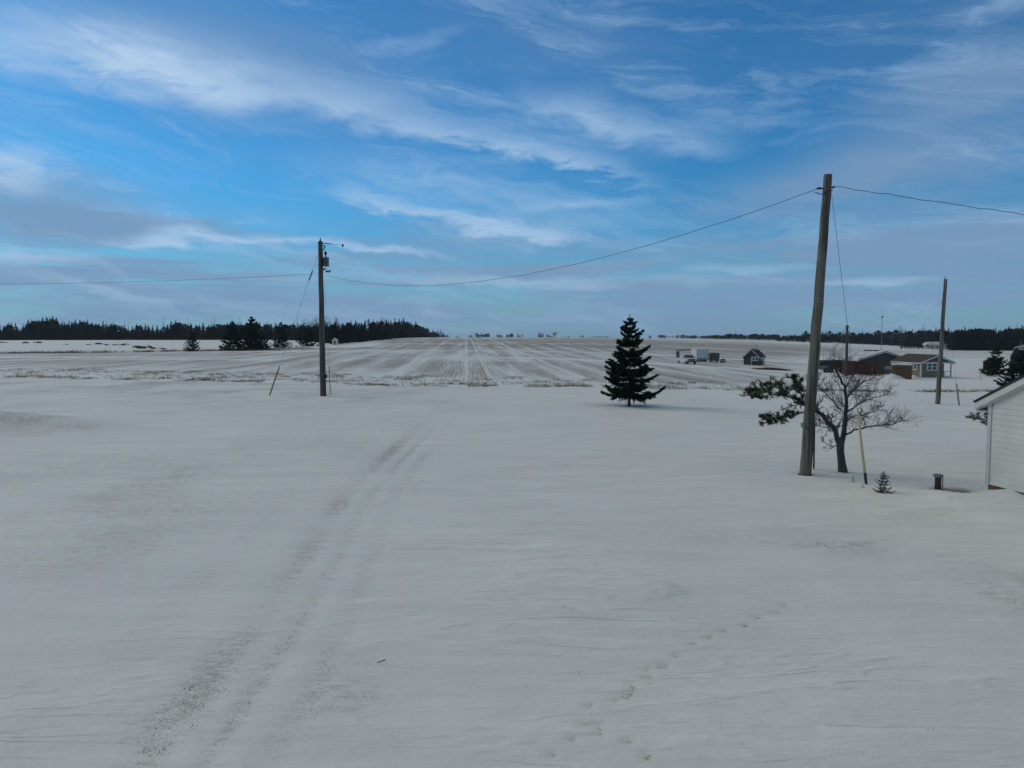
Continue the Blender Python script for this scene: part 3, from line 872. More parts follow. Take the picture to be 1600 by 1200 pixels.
def woods():
    lx = [-140, 0, 28, 34, 40, 60, 85, 105, 118, 135, 150, 165, 200, 206, 214, 235, 255, 265, 300, 340, 380, 430, 470, 500, 525, 560, 600, 627, 640, 660, 675, 689]
    lt = [505, 507, 505, 516, 503, 499, 495, 505, 500, 499, 505, 503, 507, 514, 507, 508, 511, 501, 505, 505, 504, 503, 505, 506, 503, 501, 499, 497, 501, 507, 513, 516]
    ld = [520, 520, 520, 520, 520, 520, 520, 520, 520, 520, 520, 520, 520, 520, 520, 520, 520, 520, 520, 500, 480, 450, 380, 310, 262, 300, 370, 470, 520, 640, 760, 900]
    G1 = 'spruces of the wood on the left horizon'; LAB = 'tall dark spruce in the front row of the wood on the left horizon'
    mass = Mass()
    px = -60.0
    while px < 690:
        d = float(np.interp(px, lx, ld)); top = float(np.interp(px, lx, lt))
        p = on_land(px, d + frn.uniform(0, 14)); h = h_for(p, top + frn.choice((-2, -1, 0, 1, 3, 5)))
        far_tree('spruce', p, h, 'forest_spruce', 'dark conifer fronting the left wood, ' + ('left of the gap in the trees' if px < 34 else 'over the rubble heaps' if px < 255 else
                 'behind the small lone spruce' if px < 340 else 'behind the dark spruce clump' if px < 425 else 'between the clump and the transformer pole' if px < 502 else 'right of the transformer pole' if px < 628 else 'on its tapering right end'), 'spruce tree', G1, frn.choice((1.1, 1.3, 1.6)))
        for k in range(3):
            pp = on_land(px + frn.uniform(-4, 4) - (k * 2 if px > 520 else 0), d + 18 + 22 * k + frn.uniform(-6, 6))
            mass.put(frn.choice(('spruce', 'spruce', 'spruce', 'pine')), pp, h_for(pp, top + frn.uniform(1.5, 7)), 1.35)
        px += frn.uniform(4.2, 7.2) if px < 640 else frn.uniform(3.2, 4.6)
    # low growth that closes the wood's edge
    for k in range(150):
        q = frn.uniform(-60, 640); d = float(np.interp(q, lx, ld))
        p = on_land(q, d - frn.uniform(0, 4)); mass.put('pine', p, frn.uniform(3.0, 6.0), 1.5)
    mass.build('dense_wood', 'dark mass of spruces behind the front row on the left horizon', 'spruce_far')
    # leafless crowns over the spruces
    for k in range(22):
        q = frn.uniform(470, 612); p = on_land(q, 520 + frn.uniform(-30, 60))
        far_tree('bare', p, h_for(p, 493 + abs(q - 560) * .03 + frn.uniform(-1, 4)), 'bare_tree', 'greyish leafless tree crown above the spruces behind the transformer pole', 'bare tree', 'leafless crowns over the left wood', 1.0)
    for q, tp in ((278, 502), (290, 504), (296, 503)):
        p = on_land(q, 540); far_tree('bare', p, h_for(p, tp), 'bare_tree', 'leafless tree in the left wood above the small lone spruce', 'bare tree', 'leafless trees above the lone small spruce', 1.1)
    for q, tp in ((152, 500), (168, 498), (177, 497), (196, 499), (202, 501), (257, 494), (296, 496), (331, 497), (337, 494), (376, 494), (465, 496), (40, 503), (100, 497), (108, 502)):
        p = on_land(q, 525); far_tree('snag', p, h_for(p, tp), 'bare_snag', 'thin bare trunk spiking above the spruces of the left wood', 'bare tree', 'thin bare trunks over the left wood')
    # ---- right hand woods
    rx = [1216, 1235, 1260, 1300, 1350, 1400, 1440, 1486]; rt = [526, 521, 519, 519, 518, 517, 515, 512]; rd = [760, 740, 720, 700, 650, 590, 520, 430]
    mass = Mass(); px = 1214.0
    while px < 1640:
        if px < 1484:
            d = float(np.interp(px, rx, rd)); top = float(np.interp(px, rx, rt))
        else:
            d = 392; top = float(np.interp(px, [1484, 1500, 1515, 1560, 1600, 1650], [513, 512, 511, 513, 509, 508]))
        p = on_land(px, d + frn.uniform(0, 12)); h = h_for(p, top + frn.choice((-2, 0, 1, 2, 4)))
        far_tree('spruce' if px > 1480 or frn.random() < .6 else 'pine', p, h, 'forest_conifer', 'dark conifer fronting the right wood, ' + ('left of the near leaning pole' if px < 1262 else 'behind the farmyard roofs' if px < 1400 else 'behind the far grey house' if px < 1486 else 'in the nearer block on its right'), 'conifer', 'conifers of the wood on the right horizon', 1.25)
        for k in range(2):
            pp = on_land(px + frn.uniform(-3, 3), d + 16 + 20 * k); mass.put(frn.choice(('spruce', 'pine')), pp, h_for(pp, top + frn.uniform(1, 7)), 1.6)
        mass.put('pine', on_land(px + frn.uniform(-3, 3), d - 2), frn.uniform(4, 6), 1.5)
        px += frn.uniform(4.0, 6.5)
    mass.build('dense_wood', 'dark mass of conifers behind the front row on the right horizon', 'spruce_far')
    for q, tp in ((1315, 510), (1405, 508), (1411, 507), (1434, 505), (1464, 506), (1580, 503), (1597, 502), (1393, 511)):
        p = on_land(q, 540 if q < 1480 else 410); far_tree('bare', p, h_for(p, tp), 'bare_tree', 'pale leafless tree standing above the right hand wood', 'bare tree', 'leafless trees over the right wood', .8)
    # far clumps on the crest, right of the lone spruce
    q = 1030.0
    while q < 1216:
        gap = 1166.5 < q < 1169
        if not gap:
            tp = float(np.interp(q, [1030, 1060, 1085, 1100, 1120, 1150, 1164, 1172, 1185, 1200, 1216], [527, 523.5, 524.5, 525, 523, 522, 524, 522, 522.5, 523, 522]))
            p = on_land(q, 800 + frn.uniform(-30, 30)); far_tree('pine' if q > 1098 else frn.choice(('bare', 'pine')), p, max(4, h_for(p, tp + frn.uniform(-1.2, 1.5))), 'distant_tree', 'small dark tree of the far row right of the lone spruce', 'tree', 'trees on the crest right of the spruce', 1.7)
        q += frn.uniform(1.9, 3.4)
    # trees on the skyline of the field
    SKY_ORDER = [8, 9, 0, 1, 2, 3, 4, 5, 6, 7, 10, 11, 12, 13]
    ORD = 'one two three four five six seven eight nine ten eleven twelve thirteen fourteen'.split()
    for ci, (a, b_, tp, n, kind) in enumerate(((733, 738, 525.0, 2, 'pine'), (744, 765, 523.5, 7, 'pine'), (776, 786, 525, 3, 'pine'), (791, 802, 523.5, 4, 'pine'), (808, 818, 522.5, 3, 'spruce'), (840, 850, 520.5, 4, 'spruce'),
                               (853, 864, 525, 3, 'pine'), (865, 868, 517.5, 2, 'bare'), (690, 702, 525, 3, 'pine'), (713, 717, 525, 1, 'pine'), (886, 890, 525.5, 1, 'pine'), (905, 912, 525.6, 2, 'pine'), (925, 952, 527.0, 6, 'pine'), (1013, 1017, 526, 2, 'spruce'))):
        for k in range(n):
            q = a + (b_ - a) * (k + .5) / n + frn.uniform(-.6, .6); p = on_land(q, 1350 + frn.uniform(-60, 60))
            h_ = CAM_Z + (HOR - tp) / F * p.y - p.z + 1.6 + frn.uniform(-1.2, 2.0)
            far_tree(kind, p, max(4, h_), 'skyline_tree', 'tiny tree on the field skyline, clump %s from the left' % ORD[SKY_ORDER.index(ci)], 'tree', 'trees on the skyline of the field', 1.5)
    # shrubs before the far grey house
    for q, tp in ((1408, 541), (1414, 538), (1420, 537), (1427, 536), (1434, 537), (1441, 539), (1448, 538)):
        p = on_land(q, 405)
        far_tree('pine', p, max(2.2, h_for(p, tp)), 'dark_shrub', 'dark evergreen shrub in the clump left of the far grey house', 'shrub', 'evergreens beside the far grey house', 1.5)
woods()

# ------------------------------------------------------------------ utility poles, wires
def pole(label, base, top, r0, r1, material='pole_wood'):
    t = thing('utility_pole', label, 'utility pole', base, 0, 'wooden utility poles')
    v = top - base; mb = MB(); n = 14
    rr = random.Random(int(base.x * 10))
    pts = [v * (k / n) + Vector((rr.gauss(0, .008), rr.gauss(0, .008), 0)) for k in range(n + 1)]; pts[0] = v * (-.03)
    mb.tube(pts, [r0 + (r1 - r0) * (k / n) for k in range(n + 1)], 16)
    s = mb.build('shaft', material, t, smooth=False)
    return t, v
def sag_curve(A, B, sag, n=28, twist=0.0):
    return [A.lerp(B, k / n) - Vector((0, 0, 4 * sag * (k / n) * (1 - k / n))) + Vector((0, 0, twist * math.sin(k * 2.1) * math.sin(k * .77 + 1))) for k in range(n + 1)]
def proj(p):
    q = p - Vector((0, 0, CAM_Z)); s, c = math.sin(PITCH), math.cos(PITCH)
    dz = q.y * c - q.z * s; up = q.y * s + q.z * c
    return 800 + F * q.x / dz, 600 - F * up / dz
def fit_sag(A, B, px, py):
    lo, hi = -2.0, 8.0
    for _ in range(40):
        m = (lo + hi) / 2; best = min((proj(p) for p in sag_curve(A, B, m, 200)), key=lambda q: abs(q[0] - px))
        if best[1] > py: hi = m
        else: lo = m
    return m
def wire(name, label, pts, r, material='cable_black', cat='power line', sides=5):
    base = pts[0].copy()
    mb = MB(); mb.tube([p - base for p in pts], r, sides)
    return tag(mb.build(name, material, None, base, smooth=True), label, cat)

def guy(label, A, anchor, r, guard_from, guard_mat, guard_r, insul=None, tip=False):
    """a guy wire with its guard sleeve, anchored in the ground"""
    t = thing('guy_wire', label, 'guy wire', anchor, 0, 'guy wires of the poles')
    v = A - anchor
    mb = MB(); mb.tube([-v.normalized() * .25, v], r, 5); mb.build('wire', 'guy_steel', t)
    if guard_from:
        mb = MB(); g0, g1 = guard_from
        d = v.normalized(); side = d.cross(Vector((0, 1, 0))).normalized()
        mb.tube([v * g0, v * (g0 * .6 + g1 * .4) + side * .006, v * g1], [guard_r, guard_r, guard_r * .85], 8); mb.build('guard_sleeve', guard_mat, t, smooth=True)
    if tip:
        mb = MB(); mb.tube([-v.normalized() * .10, v * guard_from[0] * 1.05], [.035, guard_r * 1.05], 8); mb.build('anchor_eye', 'dark_metal', t)
    if insul:
        mb = MB(); a, b_, rr = insul; mb.tube([v * a, v * (a + .004), v * (b_ - .004), v * b_], [rr * .5, rr, rr, rr * .5], 8); mb.build('strain_insulator', 'galvanised', t, smooth=True)
    return t

# near pole
B1 = G(1258, 742); T1 = at(1294, 273, B1.y)
p1, v1 = pole('nearest and tallest looking leaning wooden pole beside the half bare pine', B1, T1, .168, .116)
def on1(f): return v1 * f
d1 = v1.normalized(); sx = Vector((1, 0, 0)); fr = Vector((0, -1, 0))
hw = MB(); c = on1(.955); hw.tube([c - sx * .13 - fr * .0, c - sx * .22 + Vector((0, 0, .01)), c - sx * .30], [.02, .035, .03], 8); hw.build('spool_insulator', 'porcelain_brown', p1, smooth=True)
hw = MB(); c = on1(.958)
hw.tube([c + sx * .13, c + sx * .17 + fr * .06, c + sx * .20], [.02, .03, .02], 8); hw.build('clevis_bracket', 'dark_metal', p1, smooth=True)
hw = MB(); c = on1(.945)
ring = [c + Vector((math.cos(q) * .15, -math.sin(q) * .155, .055 * math.cos(q) - .02)) for q in np.linspace(-.1, math.pi + .1, 12)]
hw.tube([c + Vector((-.36, -.02, -.02)), c + Vector((-.30, -.06, -.055))] + ring[::-1], .013, 5); hw.build('jumper_cable', 'cable_black', p1, smooth=True)
hw = MB(); c = on1(.168); hw.box(c.x - .225, c.x - .14, c.y - .11, c.y + .05, c.z - .06, c.z + .07); hw.build('meter_box', 'transformer_grey', p1)
for f in (.86, .80, .72, .60):
    hw = MB(); c = on1(f); r_ = .168 + (.116 - .168) * f
    hw.tube([c + fr * (r_ - .02), c + fr * (r_ + .025)], .02, 6); hw.build('bolt_head', 'dark_metal', p1)
hw = MB(); hw.lathe([(.25, -.05), (.21, .012), (.16, .02)], 14); hw.build('bare_earth_collar', 'soil', p1, smooth=True)

# left pole with transformer
B2 = G(505, 619); T2 = at(500.5, 377, B2.y)
p2, v2 = pole('left pole carrying a grey transformer can near its top', B2, T2, .215, .15, 'pole_wood_dark')
k2 = B2.y / F
def off2(px, py): return at(px, py, B2.y) - B2
hw = MB(); c = off2(509, 409.5); hw.lathe([(.20, -.30), (.225, -.29), (.225, .25), (.24, .26), (.24, .30), (.12, .34)], 14, 0, c)
tr_ = hw.build('transformer', 'transformer_grey', p2, smooth=False)
hw = MB(); hw.lathe([(.03, .33), (.05, .40), (.035, .44), (.07, .50), (.095, .58), (.085, .68), (.04, .74)], 10, 0, c); hw.build('bushing', 'porcelain_brown', tr_, smooth=True)
for dx in (-.13, .08):
    hw = MB(); hw.box(c.x + dx - .035, c.x + dx + .035, c.y - .26, c.y - .20, c.z - .24, c.z + .22); hw.build('cooling_fin', 'dark_metal', tr_)
hw = MB(); hw.box(c.x - .40, c.x - .18, c.y - .05, c.y + .05, c.z + .12, c.z + .20); hw.box(c.x - .40, c.x - .18, c.y - .05, c.y + .05, c.z - .24, c.z - .16); hw.build('bracket', 'dark_metal', p2)
for q, (a, b_) in enumerate(((507, 420.5), (510.5, 424), (514.5, 424))):
    hw = MB(); cc = off2(a, b_); hw.tube([cc + Vector((-.08, 0, -.05)), cc + Vector((.09, 0, .05))], [.05, .06], 8); hw.build('secondary_connector', 'porcelain_brown', p2, smooth=True)
hw = MB(); hw.tube([off2(503, 380), off2(512, 380.7), off2(520, 381.5)], [.03, .03, .02], 6); hw.build('crossarm_bracket', 'dark_metal', p2)
hw = MB(); hw.tube([off2(520, 381.5), off2(536, 383)], .012, 5); hw.build('primary_jumper', 'guy_steel', p2)
hw = MB(); cc = off2(535.5, 383.5); hw.lathe([(.03, -.10), (.07, -.06), (.05, 0), (.08, .04), (.03, .10)], 8, 0, cc); hw.build('end_insulator', 'porcelain_brown', p2, smooth=True)
hw = MB(); hw.tube([off2(505, 383), off2(507.5, 385), off2(507, 388), off2(505.5, 391)], [.03, .06, .03, .05], 7); hw.build('fuse_cutout', 'porcelain_brown', p2, smooth=True)
hw = MB(); hw.lathe([(.035, 0), (.06, .06), (.03, .12), (.05, .16), (.02, .24)], 8, 0, v2); hw.build('pole_top_pin', 'porcelain_brown', p2, smooth=True)
for py in (392, 404, 413):
    hw = MB(); cc = off2(498.2, py); hw.tube([cc + sx * .05, cc - sx * .05], .045, 6); hw.build('bolt_head', 'dark_metal', p2)
hw = MB(); cc = off2(509.6, 588); hw.box(cc.x - .10, cc.x + .06, cc.y - .12, cc.y + .05, cc.z - .11, cc.z + .13); hw.build('meter_box', 'dark_metal', p2)
# right far pole
B3 = G(1465, 631); T3 = at(1477.3, 436, B3.y)
p3, v3 = pole('slim leaning pole in front of the far cottage on the right', B3, T3, .15, .10)
hw = MB(); hw.tube([v3 - sx * .04, v3 - sx * .05 + Vector((0, 0, .14))], .02, 6); hw.tube([v3 + Vector((-.1, 0, .12)), v3 + Vector((.06, 0, .12))], .018, 6); hw.build('pole_top_pin', 'galvanised', p3)
hw = MB(); cc = at(1474, 471, B3.y) - B3; hw.tube([cc - sx * .14, cc + sx * .20], .018, 6); hw.build('service_bracket', 'dark_metal', p3)
# pole in the farmyard
B4 = G(1322, 588); T4 = at(1324, 508, B4.y)
p4, v4 = pole('distant short pole at the left end of the red container', B4, T4, .24, .18, 'pole_wood_dark')
hw = MB(); hw.tube([v4 * .97 - sx * .3, v4 * .97 + sx * .3], .05, 6); hw.build('crossarm', 'pole_wood_dark', p4)

# service cables
A = at(1284, 293, B1.y - .05); Bq = at(510, 430, B2.y - .1)
wire('service_cable', 'cable sagging between the transformer pole and the near pole', sag_curve(A, Bq, fit_sag(A, Bq, 800, 432.5), 44, .012), .0085)
E = at(2050, 398, 19.5); A = at(1302, 291, B1.y - .05)
wire('service_cable', 'cable running from the near pole out of view to the right', sag_curve(A, E, fit_sag(A, E, 1590, 333.5), 40, .022), .0085)
A = at(497, 427.5, B2.y); E = at(-700, 420, 56)
wire('service_cable', 'cable running from the transformer pole out of view to the left', sag_curve(A, E, fit_sag(A, E, 10, 444), 40), .009)
A = at(1475, 471, B3.y); E = at(1325, 509, B4.y)
wire('service_cable', 'faint thin cable from the slim pole to the farmyard pole', sag_curve(A, E, .9, 24), .005)

# guys
an = G(1353.5, 757); guy('guy wire of the near pole with a yellow guard sleeve at its foot', at(1299.5, 303, B1.y), an, .006, (.035, .235), 'guard_yellow', .040, tip=True)
an = G(421, 619); guy('guy wire of the transformer pole with a dull guard, anchored on its left', at(498.5, 393, B2.y), an, .008, (.005, .205), 'guard_dull', .055, insul=(.80, .87, .06))
an = G(516.5, 617); guy('second guy close to the right of the transformer pole', at(507, 434, B2.y), an, .005, (.005, .25), 'guard_dull', .032)
an = G(1499, 634); guy('guy wire of the slim pole in front of the cottage', at(1477.5, 470, B3.y), an, .005, (.005, .21), 'guard_dull', .05)
# dark post beside the near pole
b_ = G(1271.5, 735); tp = at(1272.6, 660, b_.y) - b_
mb = MB(); mb.tube([(0, 0, -.1), tp * .5, tp], .028, 8); mb.tube([tp, tp + Vector((0, 0, .02))], .034, 8)
tag(mb.build('steel_post', 'post_navy', None, b_), 'slim black post standing just right of the near pole', 'post')

# ------------------------------------------------------------------ the half bare pine
def half_bare_pine():
    base = G(1317, 738); D = base.y; rn = random.Random(14)
    t = thing('half_bare_pine', 'wind bent pine behind the near pole, bare on the right, needled on the left', 'pine tree', base)
    P = lambda px, py, dy=0.0: at(px, py, D + dy) - base
    trunk = MB(); br = MB(); tw = MB(); nd = MB(); px2m = D / F
    pts = [P(1319, 742), P(1317, 738), P(1315, 722), P(1313, 705), P(1313, 692), P(1315, 684)]
    trunk.tube(pts, [.165, .145, .115, .108, .118, .09], 12)
    trunk.build('trunk', 'bark', t, smooth=True)
    def twig(p, d, L, r, lv, needles):
        n = 5; q = [p]; dd = d.copy(); curl = Vector((rn.gauss(0, .12), rn.gauss(0, .12), rn.uniform(-.02, .16)))
        for k in range(n):
            dd = (dd + curl * .55 + Vector((rn.gauss(0, .11), rn.gauss(0, .11), rn.gauss(0, .11)))).normalized()
            q.append(q[-1] + dd * (L / n))
        tw.tube(q, [max(r * (1 - .75 * k / n), .0028) for k in range(n + 1)], 4 if lv < 2 else 3, cap=False)
        if lv < 3:
            for k in range((3 if lv < 2 else 1) if needles else (6 if lv < 2 else 3)):
                s = rn.uniform(.2, 1.0); i = min(int(s * n), n - 1); b = q[i].lerp(q[i + 1], s * n - i)
                nd_ = (dd + Vector((rn.gauss(0, .6), rn.gauss(0, .6), rn.gauss(.12, .5)))).normalized()
                twig(b, nd_, L * rn.uniform(.4, .66), r * .6, lv + 1, needles)
        if needles and rn.random() < .66: tuft(q[-1], dd, rn.uniform(.7, 1.1))
        return q
    def tuft(c, d, s=1.0):
        for k in range(30):
            v = (d * rn.uniform(-.2, 1.1) + Vector((rn.gauss(0, .75), rn.gauss(0, .75), rn.gauss(.15, .6)))).normalized()
            L = rn.uniform(.06, .12) * s; w = v.orthogonal().normalized() * .0062
            o = c + d * rn.uniform(-.10, .03)
            nd.add([o - w, o + w, o + v * L], [(0, 1, 2)])
    def limb(path, r0, r1, every, tl, needles=False, side=1.0):
        pts = [P(*q) for q in path]
        # resample
        Q = []
        for i in range(len(pts) - 1):
            for k in range(4): Q.append(pts[i].lerp(pts[i + 1], k / 4) + Vector((rn.gauss(0, .012), rn.gauss(0, .012), rn.gauss(0, .012))))
        Q.append(pts[-1]); n = len(Q) - 1
        br.tube(Q, [r0 + (r1 - r0) * (k / n) ** .8 for k in range(n + 1)], 7, cap=False)
        for k in range(n):
            if k < 2: continue
            for _ in range(every):
                d = (Q[k + 1] - Q[k]).normalized()
                nd_ = (d * rn.uniform(.2, 1.0) + Vector((rn.gauss(0, .5), rn.gauss(0, .7), rn.gauss(.22, .55)))).normalized()
                twig(Q[k].lerp(Q[k + 1], rn.random()), nd_, tl * rn.uniform(.5, 1.15) * (1 - .35 * k / n), max(.0065, r1 * .6), 1, needles)
        return Q
    # bare limbs
    limb([(1312, 694), (1302, 668, -.1), (1284, 648, -.15), (1264, 634, -.1), (1240, 628, .1)], .085, .04, 1, .5)
    limb([(1317, 690), (1321, 655, .1), (1323, 628, .15), (1319, 604, .1), (1308, 582, 0), (1303, 562, 0)], .085, .014, 2, .78)
    limb([(1318, 680), (1340, 671, -.3), (1370, 665, -.6), (1395, 663, -.8), (1411, 657, -.9)], .034, .007, 2, .55)
    limb([(1322, 645), (1340, 632, .3), (1365, 622, .6), (1388, 616, .8)], .032, .007, 2, .6)
    limb([(1322, 622), (1338, 604, -.2), (1362, 590, -.4), (1384, 580, -.5)], .030, .006, 2, .6)
    limb([(1320, 610), (1330, 588, .4), (1345, 575, .6), (1360, 568, .7)], .024, .006, 2, .42)
    limb([(1313, 640), (1298, 622, .4), (1280, 606, .6), (1270, 592, .7)], .028, .006, 2, .46)
    limb([(1321, 660), (1335, 650, .7), (1362, 645, 1.1), (1385, 640, 1.4)], .026, .006, 2, .42)
    limb([(1312, 665), (1290, 668, .3), (1272, 664, .5)], .022, .006, 2, .36)
    limb([(1310, 696), (1300, 698, -.1), (1288, 691, -.2), (1283, 683, -.2)], .016, .005, 1, .22)
    limb([(1300, 664), (1286, 660, -.4), (1268, 672, -.6)], .02, .006, 2, .3)
    # needled limbs to the left, beyond the pole
    tl = .34
    limb([(1262, 632), (1246, 624, .1), (1226, 618, .2), (1205, 617, .2), (1186, 621, .15), (1166, 618, .1)], .036, .010, 2, tl, True)
    limb([(1240, 622), (1225, 608, -.3), (1208, 604, -.5), (1190, 608, -.6), (1172, 612, -.6)], .022, .008, 2, tl * .85, True)
    limb([(1256, 628), (1248, 608, .3), (1240, 596, .5), (1239, 588, .5)], .020, .006, 2, tl * .65, True)
    limb([(1256, 626), (1250, 606, -.2), (1251, 595, -.2)], .016, .006, 1, tl * .5, True)
    limb([(1264, 640), (1246, 648, .2), (1228, 650, .3), (1208, 654, .3), (1186, 652, .2)], .026, .008, 2, tl * .72, True)
    limb([(1230, 652, .3), (1212, 660, .0), (1192, 660, -.1)], .014, .006, 2, tl * .45, True)
    limb([(1260, 630), (1236, 634, .6), (1220, 640, .8)], .02, .007, 2, tl * .6, False)
    br.build('branches', 'bark', t, smooth=True)
    tw.build('twigs', 'twig', t)
    nd.build('needles', 'pine_needle', t)
half_bare_pine()

def corner_pine():
    """pine beyond the garage corner; its left boughs show past the wall"""
    rn = random.Random(4); base = Vector((17.6, 24.6, gz(17.6, 24.6)))
    t = thing('garden_pine', 'pine behind the white garage, its needled boughs showing past the corner', 'pine tree', base)
    tr = MB(); tr.tube([(0, 0, -.2), (.05, 0, .8), (0, .05, 1.6), (-.05, 0, 2.1)], [.13, .11, .07, .03], 8); tr.build('trunk', 'bark', t, smooth=True)
    br = MB(); nd = MB()
    def tuft(c, d):
        for k in range(50):
            v = (d * rn.uniform(-.2, 1.1) + Vector((rn.gauss(0, .75), rn.gauss(0, .75), rn.gauss(.15, .6)))).normalized()
            w = v.orthogonal().normalized() * .007; o = c + d * rn.uniform(-.1, .03)
            nd.add([o - w, o + w, o + v * rn.uniform(.07, .13)], [(0, 1, 2)])
    for i in range(16):
        az = rn.uniform(0, 6.28); z = rn.uniform(.9, 2.0); L = rn.uniform(.7, 1.3)
        d = Vector((math.cos(az), math.sin(az), rn.uniform(.0, .3)))
        boughs(br, tuft, Vector((0, 0, z)), d, L, rn)
    D = 23.0
    L0 = lambda px, py: at(px, py, D) - base
    for path in ([(1580, 662), (1552, 658), (1530, 654), (1512, 653)], [(1575, 655), (1545, 645), (1537, 637), (1532, 630)], [(1580, 650), (1553, 646), (1541, 640)], [(1578, 668), (1548, 664), (1536, 660)]):
        pts = [L0(*q) for q in path]; br.tube(pts, [.025, .02, .015, .008][:len(pts)], 5, cap=False)
        br.tube([Vector((-.0, 0, 1.2)), pts[0]], [.04, .025], 5, cap=False)
        for k in range(len(pts) - 1):
            for j in range(6):
                c = pts[k].lerp(pts[k + 1], rn.random()); d = Vector((rn.gauss(-.5, .4), rn.gauss(0, .5), rn.gauss(.25, .4))).normalized()
                e = c + d * rn.uniform(.08, .24); br.tube([c, e], [.008, .005], 3, cap=False); tuft(e, d)
    br.tube([(0, 0, .7), (.02, 0, 2.05)], .02, 4)
    br.build('branches', 'bark', t); nd.build('needles', 'pine_needle', t)
def boughs(br, tuft, p, d, L, rn):
    q = [p + d * L * k / 4 + Vector((rn.gauss(0, .03), rn.gauss(0, .03), -.1 * math.sin(k * .8))) for k in range(5)]
    br.tube(q, [.03, .024, .018, .012, .006], 5, cap=False)
    for k in range(1, 5):
        for j in range(3):
            dd = (d + Vector((rn.gauss(0, .6), rn.gauss(0, .6), rn.gauss(.1, .4)))).normalized(); e = q[k] + dd * rn.uniform(.1, .3)
            br.tube([q[k], e], [.01, .005], 3, cap=False); tuft(e, dd)
corner_pine()

# saplings in the far yard
for (px, py, top, lab, sd_) in ((1532, 594, 573, 'bare sapling in the snow right of the cottage porch', 5), (1306, 578, 549, 'bare young tree in front of the tarped trailer', 6)):
    b_ = G(px, py); o = bpy.data.objects.new('bare_sapling', far_bare(sd_, .35, 4).mesh('bare_sapling', ['grey_twig', 'twig'])); h = height_at(b_, top)
    o.location = b_; o.scale = (h * .8, h * .8, h); C.objects.link(o); tag(o, lab, 'sapling', 'bare saplings in the far yard')

# ------------------------------------------------------------------ well head
wb = G(1465, 768); s_ = wb.y / F
w = thing('well_casing', 'dark brown capped well pipe standing in the snow near the white garage', 'well pipe', wb)
hh = height_at(wb, 741)
mb = MB(); mb.lathe([(.078, -.1), (.078, hh * .9)], 18); mb.build('casing', 'well_brown', w, smooth=False)
mb = MB(); mb.lathe([(.10, hh * .84), (.122, hh * .86), (.125, hh * .95), (.105, hh * 1.0), (.02, hh * 1.02)], 20); cp = mb.build('cap', 'well_cap', w)
for k in range(6):
    q = k * math.pi / 3 + .2; mb = MB(); mb.tube([(.112 * math.cos(q), .112 * math.sin(q), hh * .93), (.112 * math.cos(q), .112 * math.sin(q), hh * 1.0)], .011, 6); mb.build('cap_bolt', 'galvanised', cp)
mb = MB(); mb.tube([(.115, -.02, -.1), (.112, -.02, hh * .88)], .016, 8); mb.build('conduit', 'galvanised', w, smooth=True)

